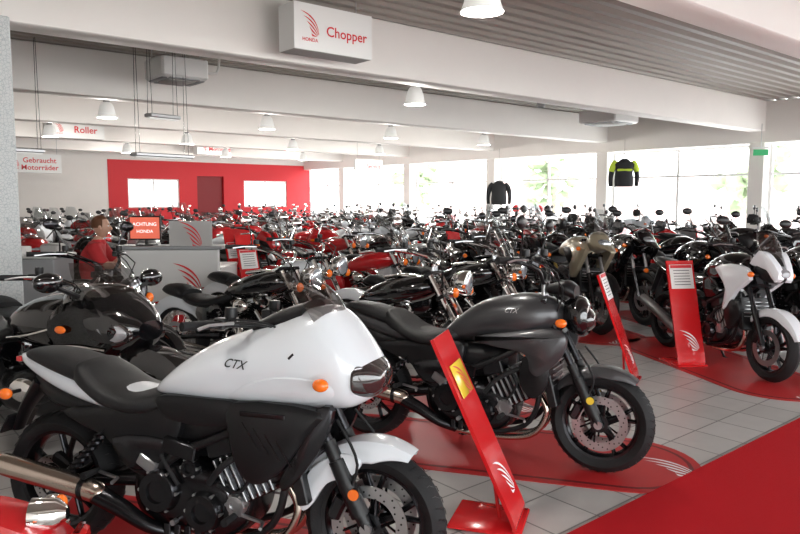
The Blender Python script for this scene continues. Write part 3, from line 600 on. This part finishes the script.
for row,y in enumerate((4.7,6.9,9.1,11.3,13.5,15.7,17.9,20.1,22.3)):
    x=1.6; bag=[]
    while x<15.0:
        x+=random.uniform(.80,.92)
        yy=y+random.uniform(-.14,.14)
        h=rad(-90+random.uniform(10,34)); fx,fy=x,yy; rx_,ry_=fx-1.5*cos(h),fy-1.5*sin(h)
        mid=V(((fx+rx_)/2,(fy+ry_)/2)); r=SA*mid.x-CA*mid.y; d=CA*mid.x+SA*mid.y; px=400+700*r/d
        fr=SA*fx-CA*fy; fd=CA*fx+SA*fy
        if px<-40 or px>900: continue
        if fd<8.6 and px>470: continue
        near=[(mid-q).length for q in placed]
        if d<10.5 and any(q<1.0 for q in near): continue
        if any(q<.76 for q in near): continue
        if d<7.6 or (mid-pil).length<1.3: continue
        if px<215 and d<10.2: continue
        if (mid-desk).length<1.7: continue
        if px<150 and y>9: ks=scoot
        elif y<10 and px<500: ks=keys_l
        elif px>560: ks=keys_r
        else: ks=keys_m
        k=random.choice([q for q in ks if q not in bag[-3:]]); bag.append(k)
        place(ME[k],nm(k),(rx_,ry_,.006),h,rad(-3.5)); placed.append(mid)
# ------------------------------------------------------------------ room
XR,YB,XL,YF,ZC=16.5,25.7,-3.0,-4.5,3.76
b=MB(); b.add([(XL,YF,0),(XR,YF,0),(XR,YB,0),(XL,YB,0)],[[0,1,2,3]],'floor_tile'); b.obj('floor')
prof=[];y=YF
while y<YB:
    for dy,z in ((0,0),(.09,0),(.12,.07),(.21,.07)): prof.append((y+dy,ZC+z))
    y+=.24
b=MB(); n=len(prof); b.add([(XL,y,z) for y,z in prof]+[(XR,y,z) for y,z in prof],[[i,i+1,n+i+1,n+i] for i in range(n-1)],'ceil_steel')
b.pbox((XL,YF,ZC+.12),(XR,YB,ZC+.3),'ceil_steel'); b.obj('ceiling',fixn=False,sharp=20)
beams=[-1.2,2.8,6.8,10.8,14.8,18.8,22.8]
for y in beams:
    b=MB(); b.box(((XL+XR)/2,y+.17,3.1+.33),(XR-XL,.34,.66),'beam_white',b=.01); b.obj('ceiling_beam')
b=MB(); b.box((XR-.15,(YF+YB)/2,3.3),(.3,YB-YF,.9),'beam_white',b=.01); b.obj('wall_right')
b=MB(); b.pbox((XR,YF,0),(XR+.15,YB,.45),'white_wall'); b.pbox((XR-.02,YF,.45),(XR+.2,YB,.49),'sign_white'); b.obj('baseboard_right')
for y in beams:
    b=MB(); b.box((XR-.12,y+.17,1.45),(.34,.34,2.95),'beam_white',b=.015); b.obj('column')
def window(name,axis,a0,a1,c,z0,z1,nm_=3,rail=True):
    b=MB(); f=.06
    def bx(u0,u1,zz0,zz1,t=.06,m='sign_white'):
        if axis=='y': b.pbox((c-t/2,u0,zz0),(c+t/2,u1,zz1),m)
        else: b.pbox((u0,c-t/2,zz0),(u1,c+t/2,zz1),m)
    bx(a0,a1,z0,z0+f); bx(a0,a1,z1-f,z1)
    for i in range(nm_+1):
        u=a0+(a1-a0-f)*i/nm_; bx(u,u+f,z0+f,z1-f)
    if rail:
        for i in range(nm_):
            u=a0+(a1-a0-f)*i/nm_; u2=a0+(a1-a0-f)*(i+1)/nm_; bx(u+f,u2,2.15,2.2)
    for i in range(nm_):
        u=a0+(a1-a0-f)*i/nm_; u2=a0+(a1-a0-f)*(i+1)/nm_
        if axis=='y': b.add([(c,u+f,z0+f),(c,u2,z0+f),(c,u2,z1-f),(c,u+f,z1-f)],[[0,1,2,3]],'window_glass')
        else: b.add([(u+f,c,z0+f),(u2,c,z0+f),(u2,c,z1-f),(u+f,c,z1-f)],[[0,1,2,3]],'window_glass')
    b.obj(name)
wn=1
ys=[YF]+[y+.17 for y in beams]+[YB]
for i in range(len(ys)-1):
    window('window_%d'%wn,'y',ys[i]+(.17 if i else 0),ys[i+1]-(.17 if i<len(ys)-2 else 0),XR+.05,.49,2.85,2); wn+=1
b=MB(); b.pbox((XL,YB,0),(8.1,YB+.15,ZC+.1),'white_wall'); b.pbox((8.1,YB,3.02),(XR,YB+.15,ZC+.1),'white_wall'); b.obj('wall_back')
b=MB(); z0,z1=1.3,2.36
for x0,x1,a,c in ((8.1,8.78,0,3.02),(8.78,10.7,0,z0),(8.78,10.7,z1,3.02),(10.7,11.4,0,3.02),(11.4,12.5,2.5,3.02),(12.5,13.37,0,3.02),(13.37,15.36,0,z0),(13.37,15.36,z1,3.02),(15.36,XR,0,3.02)):
    b.pbox((x0,YB-.02,a),(x1,YB+.15,c),'red_wall')
b.pbox((11.35,YB+.15,0),(12.55,YB+.2,2.6),'dark_red'); b.obj('wall_back_red')
b=MB(); b.pbox((11.42,YB+.1,0),(12.48,YB+.14,2.48),'dark_red'); b.box((12.35,YB+.08,1.05),(.03,.04,.14),'alu'); b.obj('door_1')
window('window_%d'%wn,'x',8.78,10.7,YB+.06,z0,z1,2,False); wn+=1; window('window_%d'%wn,'x',13.37,15.36,YB+.06,z0,z1,2,False); wn+=1
b=MB(); b.pbox((XL-.15,YF,0),(XL,YB,ZC+.1),'white_wall'); b.obj('wall_left')
b=MB(); b.pbox((XL,YF-.15,0),(XR,YF,.3),'white_wall'); b.pbox((XL,YF-.15,3.1),(XR,YF,ZC+.1),'white_wall'); b.obj('wall_front')
for i in range(4): window('window_%d'%wn,'x',XL+i*(XR-XL)/4,XL+(i+1)*(XR-XL)/4,YF-.07,.3,3.1,3); wn+=1
b=MB(); b.box((1.0,6.85,1.55),(.7,.5,3.1),'pillar_pattern',b=.01); b.obj('decorated_pillar')
b=MB(); b.pbox((1.9,-2.2,0),(15.5,1.95,.008),'carpet_red'); b.obj('red_carpet')
def mat_(rear,front,L=2.75,w=.48,name='display_mat',z=.001,off=0):
    a=V(W(*rear)); c=V(W(*front)); d=(c-a).normalized(); mid=a+d*(1.53/2+off); ang=math.atan2(d.y,d.x)
    b=MB()
    def stad(l,r,zz,m,th):
        pts=[]
        for k in range(17): t=-pi/2+pi*k/16; pts.append((l+r*cos(t),r*sin(t)))
        for k in range(17): t=pi/2+pi*k/16; pts.append((-l+r*cos(t),r*sin(t)))
        b.rings([[(x,y,zz) for x,y in pts],[(x,y,zz+th) for x,y in pts]],m)
    l=L/2-w
    stad(l,w,0,'mat_red',.004); stad(l,w-.05,.0035,'mat_dark',.001); stad(l,w-.075,.004,'mat_red',.001)
    b.wing(.26,T(L/2-.21,-.0,.0066)@Matrix.Rotation(rad(14),4,'Z'),'logo_white')
    b.obj(name,(mid.x,mid.y,z),ang)
mat_((-.20,4.62),(1.25,4.18),2.68,.46,off=-.02); mat_((-1.59,3.17),(-.13,2.72),2.9,.5); mat_((2.92,7.5),(3.25,6.02),2.7,.5); mat_((1.95,9.7),(2.35,8.2),2.8,.5); mat_((-.85,6.15),(.65,5.45),2.8,.5); mat_((3.35,9.4),(3.7,7.95),2.8,.35); mat_((4.2,8.6),(4.6,7.15),2.8,.4)
def info_stand(base,face,H=1.0,w=.27,card='gold',lean=17):
    b=MB(); t=rad(lean)
    P=[(.0,.02),(.0,.06)]+[(sin(t)*s,.06+cos(t)*s) for s in (.2,.5,H-.06)]
    P=cat(P,4); out=[]
    for i,(y,z) in enumerate(P):
        a=P[max(i-1,0)]; c=P[min(i+1,len(P)-1)]; dy,dz=c[0]-a[0],c[1]-a[1]; l=math.hypot(dy,dz); ny,nz=-dz/l*.018,dy/l*.018
        out.append([(-w/2,y,z),(w/2,y,z),(w/2,y-ny,z-nz+.0),(-w/2,y-ny,z-nz)])
    b.rings(out,'red_stand')
    b.box((0,.15,.011),(w*1.1,.36,.018),'red_stand',b=.005); b.tube([(0,.10,.02),(0,sin(t)*.25+.03,.26)],.01,'red_stand')
    F=lambda s,o=.004: T(0,sin(t)*s-cos(t)*o,.06+cos(t)*s+sin(t)*o)@Matrix.Rotation(pi/2-t,4,'X')
    b.wing(.17,F(.2),'logo_white')
    M0=b.M
    if card=='gold':
        b.M=F(.72,.006); b.box((0,0,0),(w*.7,.17,.004),'yellow',b=.001); b.M=M0; b.wing(.14,F(.72,.010),'logo_red')
    else:
        b.M=F(.82,.006); b.box((0,0,0),(w*.85,.24,.004),'paper',b=.001); b.M=M0
        for k in range(6):
            b.M=F(.74+.028*k,.0095); b.box((0,0,0),(w*.6,.006,.001),'logo_black',b=.0002)
        b.M=F(.92,.0095); b.box((0,0,0),(w*.8,.03,.001),'logo_red',b=.0002)
        b.M=M0
    x,y=W(*base); fx,fy=SA*face[0]+CA*face[1],-CA*face[0]+SA*face[1]
    b.obj('info_stand',(x,y,0.002),math.atan2(fy,fx)+pi/2)
info_stand((.59,3.32),(.9,-.30),1.02,.29,'gold',25); info_stand((2.08,6.05),(.9,-.45),1.0,.28,'paper',20); info_stand((2.80,6.6),(.15,-1),1.04,.28,'paper',17)
for p in ((-1.75,8.6),(1.0,10.4),(3.7,10.8),(5.2,11.5),(-2.6,12.2),(-2.3,10.2)): info_stand(p,(.7,-.7),1.2,.28,'paper',15)
def pendant(x,y):
    b=MB(); z=3.0; k=.92
    b.lathe([(.02,.40),(.045,.38),(.055,.34),(.055,.24)],(0,0,0),'alu','Z',20)
    b.lathe([(.06*k,.26),(.085*k,.25),(.115*k,.21),(.135*k,.15),(.15*k,.07),(.175*k,.005),(.178*k,0),(.168*k,.005),(.142*k,.07),(.127*k,.15),(.105*k,.205),(.05*k,.24)],(0,0,0),'lamp_glass','Z',28)
    b.sph((0,0,.12),(.05,.05,.08),'glow_lamp'); b.tube([(0,0,.4),(0,0,ZC-z-.01)],.008,'darkmetal',seg=6)
    b.lathe([(.05,ZC-z-.03),(.05,ZC-z-.005)],(0,0,0),'sign_white','Z',16)
    b.obj('pendant_lamp',(x,y,z))
    l=bpy.data.lights.new('lamp_bulb','POINT'); l.energy=42 if y<9 else 58; l.color=(1,.96,.9); l.shadow_soft_size=.12
    o=bpy.data.objects.new('lamp_bulb',l); scene.collection.objects.link(o); o.location=(x,y,z-.06)
for p in ((3.95,3.75),(6.96,7.95),(4.0,12.6),(7.1,12.6),(10.3,12.6),(13.4,12.6),(7.4,17.2),(10.5,17.2),(13.6,17.2),(4.2,17.2),(7.4,21.6),(10.6,21.6),(13.6,21.6),(.8,3.0)): pendant(*p)
b=MB(); b.lathe([(.05,.2),(.07,.18),(.075,.02),(.06,.0),(.055,.03)],(0,0,0),'desk_grey','Z',20); b.tube([(0,0,.2),(0,0,.5)],.01,'desk_grey'); x,y=10.2,8.2; b.obj('ceiling_spotlight',(x,y,3.25))
def sign(x0,x1,y,z0,z1,txt,th=.3,size=.2,name='hanging_sign'):
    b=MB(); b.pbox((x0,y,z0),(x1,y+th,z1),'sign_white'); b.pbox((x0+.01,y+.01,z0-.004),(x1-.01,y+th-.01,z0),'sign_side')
    w=x1-x0; zm=(z0+z1)/2; h=z1-z0
    b.wing(h*.44,T(x0+w*.19,y-.003,zm+h*.08)@SIDE,'logo_red')
    b.text('HONDA',h*.11,T(x0+w*.19,y-.003,zm-h*.28)@SIDE,'logo_red')
    lines=txt.split('|')
    for i,l in enumerate(lines): b.text(l,size,T(x0+w*(.66 if len(lines)==1 else .62),y-.003,zm+(len(lines)-1-2*i)*size*.5-.02)@SIDE,'logo_red')
    for xx in (x0+.1,x1-.1): b.tube([(xx,y+th/2,z1),(xx,y+th/2,ZC-.01)],.006,'alu',seg=5)
    b.obj(name,fixn=False)
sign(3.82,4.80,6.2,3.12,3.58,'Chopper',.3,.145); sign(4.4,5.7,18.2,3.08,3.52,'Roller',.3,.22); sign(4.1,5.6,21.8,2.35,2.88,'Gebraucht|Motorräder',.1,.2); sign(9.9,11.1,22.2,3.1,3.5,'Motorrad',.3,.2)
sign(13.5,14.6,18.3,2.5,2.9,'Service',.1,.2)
def ac(x,y,z,s_=1.):
    b=MB(); e=.95*s_; b.box((0,0,.17),(e,e,.3),'sign_white',b=.03); b.box((0,0,.01),(.55*s_,.55*s_,.03),'sign_side',b=.005)
    for s in (-1,1): b.box((s*.38*s_,0,.012),(.08,.7*s_,.02),'desk_grey',b=.004); b.box((0,s*.38*s_,.012),(.6*s_,.08,.02),'desk_grey',b=.004)
    for sx in (-1,1):
        for sy in (-1,1): b.tube([(sx*.35*s_,sy*.35*s_,.3),(sx*.35*s_,sy*.35*s_,ZC-z-.01)],.008,'alu',seg=5)
    b.tube([(.45*s_,0,.2),(.62,0,.2),(.67,0,ZC-z-.01)],.02,'sign_white',sm=3); b.obj('air_conditioner',(x,y,z))
ac(4.15,9.95,3.28,.72); ac(13.9,9.25,3.28)
def rail(r,d,z,L=.9):
    b=MB(); b.box((0,0,0),(L,.16,.05),'alu',b=.01); b.box((0,0,-.03),(L*.96,.08,.02),'lamp_glass',b=.004)
    for s in (-1,1):
        for t in (-1,1): b.tube([(s*L*.42,t*.05,.02),(s*L*.42,t*.02,ZC-z-.01)],.004,'darkmetal',seg=4)
    x,y=W(r,d); b.obj('linear_light_fixture',(x,y,z),rad(12))
rail(-3.25,9.7,2.2); rail(-3.1,9.3,2.68,.45); rail(-5.0,9.4,2.25,.5)
b=MB()
for k in range(3): b.tube([(1.5,8.4+.3*k,3.45+.05*k),(6.5,8.4+.3*k,3.45+.05*k)],.035,'sign_white',seg=10)
for k in range(5): b.tube([(1.6+1.2*k,8.3,3.4),(1.9+1.2*k,9.1,3.6)],.015,'alu',seg=6)
for k in range(3): b.tube([(2+2*k,8.7,3.5),(2+2*k,8.7,ZC)],.008,'alu',seg=5)
b.obj('ceiling_pipes')
b=MB(); b.box((0,0,0),(.3,.04,.13),'exit_green',b=.005); b.box((0,0,.1),(.32,.05,.03),'sign_white',b=.005); b.tube([(0,0,.1),(0,0,.62)],.008,'alu',seg=5)
x,y=W(7.85,15.4); b.obj('exit_sign',(x,y,2.62),rad(-60))
def jacket(r,d,ztop,lime=True,rz=0,red=False):
    b=MB()
    R=[(.0,.30,.13),(.15,.31,.14),(.35,.29,.14),(.5,.31,.13),(.6,.28,.11),(.66,.16,.08),(.7,.08,.06)]
    rs=[]; m0='cloth_black'
    for z,w,t in cat(R,4): rs.append([(w*math.copysign(abs(cos(a))**.8,cos(a))*.75,t*sin(a),z) for a in [2*pi*k/20 for k in range(20)]])
    b.rings(rs,m0)
    for s in (-1,1):
        b.tube([(s*.17,0,.62),(s*.27,0,.5),(s*.32,.02,.25),(s*.31,.05,.02)],[.07,.075,.06,.05],m0,sm=4,seg=12)
        if lime: b.tube([(s*.2,0,.635),(s*.275,0,.5),(s*.31,.0,.38)],[.074,.079,.07],'cloth_lime',sm=4,seg=12)
    if lime: b.box((0,-.0,.42),(.36,.30,.06),'cloth_lime',b=.02)
    b.tube([(-.16,0,.66),(0,0,.72),(.16,0,.66)],.01,'alu',seg=6); b.tube([(0,0,.72),(0,0,.8),(.03,0,.83)],.005,'alu',seg=5); b.tube([(0,0,.8),(0,0,3.1-(ztop-.7))],.003,'darkmetal',seg=4)
    x,y=W(r,d); b.obj('motorcycle_jacket',(x,y,ztop-.7),rz)
jacket(5.65,17.8,2.62,True,rad(-50)); jacket(2.95,21.0,2.15,False,rad(-50))
b=MB(); b.box((0,0,1.2),(1.8,.4,.03),'sign_white',b=.005); b.box((0,0,.8),(1.8,.4,.03),'sign_white',b=.005)
for s in (-.88,.88): b.box((s,0,.6),(.03,.4,1.2),'sign_white',b=.005)
for k in range(6):
    for z in (.815,1.215):
        b.sph((-.72+.29*k,0,z+.12),(.11,.13,.125),['paint_white','paint_red','paint_black'][k%3],seg=16); b.sph((-.72+.29*k,-.05,z+.12),(.09,.1,.05),'darklens',seg=12)
b.obj('helmet_shelf',(15.9,13.2,0),rad(-90))
# reception desk
dx0,dy0=W(-2.6,7.9)
b=MB(); b.box((0,0,.52),(1.1,.08,1.04),'desk_white',b=.01); b.box((0,.1,1.06),(1.2,.32,.04),'desk_grey',b=.008); b.box((0,.5,.8),(1.1,.8,.04),'desk_white',b=.008)
b.box((-.53,.45,.4),(.05,.8,.8),'desk_white',b=.008); b.box((.53,.45,.4),(.05,.8,.8),'desk_white',b=.008)
b.pbox((-.5,-.045,.16),(.5,-.041,.3),'red_wall'); b.wing(.3,T(.2,-.045,.72)@SIDE,'logo_red')
b.pbox((.0,-.02,1.08),(.48,.0,1.36),'sign_side'); b.wing(.24,T(.24,-.024,1.22)@SIDE,'logo_red')
b.obj('reception_desk',(dx0,dy0,0),rad(-40))
b=MB(); b.box((0,0,.2),(.36,.03,.27),'plastic',b=.006); b.pbox((-.165,-.018,.08),(.165,-.0155,.32),'screen'); b.tube([(0,.02,.16),(0,.03,.0)],.02,'plastic'); b.box((0,.03,.008),(.2,.16,.016),'plastic')
b.text('ACHTUNG',.055,T(0,-.020,.24)@SIDE,'screen_text'); b.text('HONDA',.05,T(0,-.020,.16)@SIDE,'screen_text')
x,y=W(-2.88,7.92); b.obj('computer_monitor',(x,y,1.082),rad(-40))
b=MB(); b.box((0,0,.46),(.7,.5,.92),'desk_grey',b=.01); b.box((0,0,.94),(.76,.56,.04),'desk_white',b=.01); b.box((-.2,-.05,1.0),(.3,.2,.1),'paper',b=.01); b.box((.22,.02,1.02),(.2,.25,.12),'sign_side',b=.02)
x,y=W(-4.35,8.3); b.obj('counter_cabinet',(x,y,0),rad(-40))
# ------------------------------------------------------------------ person
def skin_mesh(vs,es,rs,root=0,sub=2):
    me=bpy.data.meshes.new('sk'); me.from_pydata(vs,es,[]); o=bpy.data.objects.new('sk',me); scene.collection.objects.link(o)
    o.modifiers.new('s','SKIN')
    for i,r in enumerate(rs): me.skin_vertices[0].data[i].radius=(r if isinstance(r,tuple) else (r,r))
    me.skin_vertices[0].data[root].use_root=True
    m=o.modifiers.new('u','SUBSURF'); m.levels=sub; m.render_levels=sub
    dg=bpy.context.evaluated_depsgraph_get(); dg.update(); e=bpy.data.meshes.new_from_object(o.evaluated_get(dg))
    r=([tuple(v.co) for v in e.vertices],[list(p.vertices) for p in e.polygons]); bpy.data.objects.remove(o); return r
def person(loc,rz):
    b=MB(1.3)
    N=[((0,0,.60),.16),((.03,0,.75),.15),((.07,0,.90),.165),((.11,0,1.02),.15),((.13,0,1.10),.075),((.155,0,1.18),.058)]
    E=[(0,1),(1,2),(2,3),(3,4),(4,5)]
    def ch(par,pts):
        p=par
        for q in pts: N.append(q); E.append((p,len(N)-1)); p=len(N)-1
    for s in (-1,1):
        ch(3,[((.11,s*.18,1.035),.082),((.18,s*.25,.93),.062),((.25,s*.27,.845),.052),((.37,s*.22,.845),.044),((.48,s*.16,.85),.031)])
        ch(0,[((.08,s*.10,.58),.10),((.26,s*.13,.60),.085),((.43,s*.14,.60),.068),((.42,s*.14,.40),.055),((.38,s*.14,.26),.045),((.5,s*.15,.22),.04)])
    vs,fs=skin_mesh([n[0] for n in N],E,[n[1] for n in N])
    gr={'shirt':[],'skin':[],'trousers':[]}
    for f in fs:
        c=sum((V(vs[i]) for i in f),V())/len(f)
        if c.z>1.13: k='skin'
        elif c.x>.235 and c.z>.76: k='skin'
        elif c.z<.65: k='trousers'
        else: k='shirt'
        gr[k].append(f)
    for k,ff in gr.items(): b.add(vs,ff,k)
    for s in (-1,1):
        b.tube([(.12,s*.19,1.03),(.19,s*.255,.92),(.24,s*.27,.86)],[.088,.076,.068],'shirt',sm=4,seg=14)
    b.lathe([(.088,-.02),(.08,.02),(.072,.035),(.066,.03)],(.135,0,1.10),'shirt','Z',18)
    b.M=T(.085,0,-.075)
    hc=(.09,0,1.355)
    def hf(x,y,z):
        y2=y*(1-.22*max(0,-z)); x2=x*(1.0-.1*max(0,-z)) 
        if x>0: x2=x2*(.95)+.05*max(0,-z)
        if x<0 and z<0: x2*=1-.25*(-z)
        if x>.85 and -.35<z<.12: x2+=.13*(1-abs(y)*6) if abs(y)<.16 else 0
        return (x2,y2,z)
    b.sph(hc,(.098,.076,.125),'skin',seg=32,fn=hf)
    b.tube([(.178,0,1.37),(.198,0,1.335),(.188,0,1.325)],[.008,.014,.01],'skin',sm=3)
    for s in (-1,1):
        b.sph((.172,s*.032,1.368),(.012,.014,.009),'eye'); b.sph((.181,s*.032,1.368),(.005,.006,.006),'iris')
        b.tube([(.178,s*.016,1.388),(.176,s*.045,1.388)],.004,'hair',seg=5)
        b.sph((.085,s*.078,1.35),(.02,.01,.032),'skin')
    b.tube([(.178,-.022,1.298),(.186,0,1.298),(.178,.022,1.298)],[.004,.007,.004],'lips',seg=6)
    def hh(x,y,z):
        k=1.0
        if x>.35 and z<.55: k=.8
        return (x*k,y*k,z if z>-.35 else -.35)
    b.sph((.076,0,1.385),(.104,.085,.11),'hair',seg=28,fn=hh)
    b.M=Matrix.Identity(4)
    for s in (-1,1):
        w=V((.48,s*.16,.85)); b.tube([tuple(w),tuple(w+V((.04,-s*.01,.0))),tuple(w+V((.09,-s*.015,-.01)))],[.026,.034,.032],'skin',sm=3,flat=1.2,seg=12)
        for k in range(4):
            o=(k-1.5)*.019; L=[.062,.075,.07,.055][k]
            p=w+V((.085,-s*.015+o,-.008)); b.tube([tuple(p),tuple(p+V((L*.45,o*.1,.002))),tuple(p+V((L*.8,o*.1,-.006))),tuple(p+V((L,o*.1,-.018)))],[.0095,.009,.008,.006],'skin',sm=2,seg=8)
        p=w+V((.03,-s*.035,-.004)); b.tube([tuple(p),tuple(p+V((.03,-s*.022,-.006))),tuple(p+V((.055,-s*.026,-.014)))],[.012,.0105,.008],'skin',sm=2,seg=8)
        b.body([(.3,.1,.0+.22,.03),(.38,.13,.25,.045),(.5,.14,.24,.045),(.58,.15,.2,.035)],'plastic',yc=s*.145)
    return b.obj('seated_salesman',loc,rz)
px_,py_=W(-3.68,8.2)
person((px_,py_,0),rad(-40+12))
b=MB(); b.lathe([(.19,0),(.2,.03),(.19,.07),(.02,.075)],(0,0,.38),'seat','Z',24); b.tube([(0,0,.04),(0,0,.40)],.025,'chrome'); b.lathe([(.14,.0),(.15,.0),(.15,.015),(.14,.015)],(0,0,.2),'chrome','Z',24,loop=True)
for k in range(5):
    a=2*pi*k/5; b.tube([(0,0,.06),(.25*cos(a),.25*sin(a),.04)],.015,'plastic'); b.sph((.26*cos(a),.26*sin(a),.028),.026,'rubber')
b.obj('office_stool',(px_,py_,0))
# ------------------------------------------------------------------ outside
b=MB(); b.add([(-60,-60,-.06),(90,-60,-.06),(90,90,-.06),(-60,90,-.06)],[[0,1,2,3]],'concrete'); b.obj('ground')
def tree(x,y,h):
    b=MB(.8); b.tube([(0,0,-.06),(.1,0,h*.3),(0,.1,h*.6)],[.2,.15,.08],'bark',sm=3)
    rr=random.Random(int(x*10+y))
    for k in range(34): 
        a=rr.uniform(0,6.28); q=rr.uniform(0,h*.32); b.sph((q*cos(a),q*sin(a),h*rr.uniform(.25,.95)),(h*.08,h*.08,h*.06),'leaf',seg=10,fn=lambda x,y,z:(x*rr.uniform(.6,1.4),y*rr.uniform(.6,1.4),z*rr.uniform(.6,1.4)))
    b.obj('tree',(x,y,0))
for p in ((29,12.5,4.8),(27,8.5,4.2),(31,24,5),(33,38,6)): tree(*p)
b=MB(); b.pbox((44,-10,-.06),(52,60,3.2),'facade')
for k in range(16): b.pbox((43.95,-8+4*k,1.2),(44,-6+4*k,2.4),'sign_side')
b.obj('neighbour_building')
# ------------------------------------------------------------------ world + lights
w=bpy.data.worlds.new('World'); scene.world=w; w.use_nodes=True; bg=w.node_tree.nodes['Background']; bg.inputs[0].default_value=(.96,.985,1,1); bg.inputs[1].default_value=5.2
def portal(loc,rot,sx,sy):
    l=bpy.data.lights.new('window_portal','AREA'); l.shape='RECTANGLE'; l.size=sx; l.size_y=sy; l.cycles.is_portal=True
    o=bpy.data.objects.new('window_portal',l); scene.collection.objects.link(o); o.location=loc; o.rotation_euler=rot
portal((XR+.25,(YF+YB)/2,1.7),(0,rad(90),0),2.5,YB-YF); portal(((XL+XR)/2,YF-.3,1.7),(rad(90),0,0),XR-XL,2.9)
cam=bpy.data.cameras.new('camera'); cam.lens=31.5; cam.sensor_width=36; cam.clip_end=300
co=bpy.data.objects.new('camera',cam); scene.collection.objects.link(co); co.location=(0,0,1.6); co.rotation_euler=(rad(84.5),0,rad(-40)); scene.camera=co
scene.view_settings.view_transform='Standard'; scene.view_settings.look='None'; scene.view_settings.exposure=.62
print('bikes',len(placed))
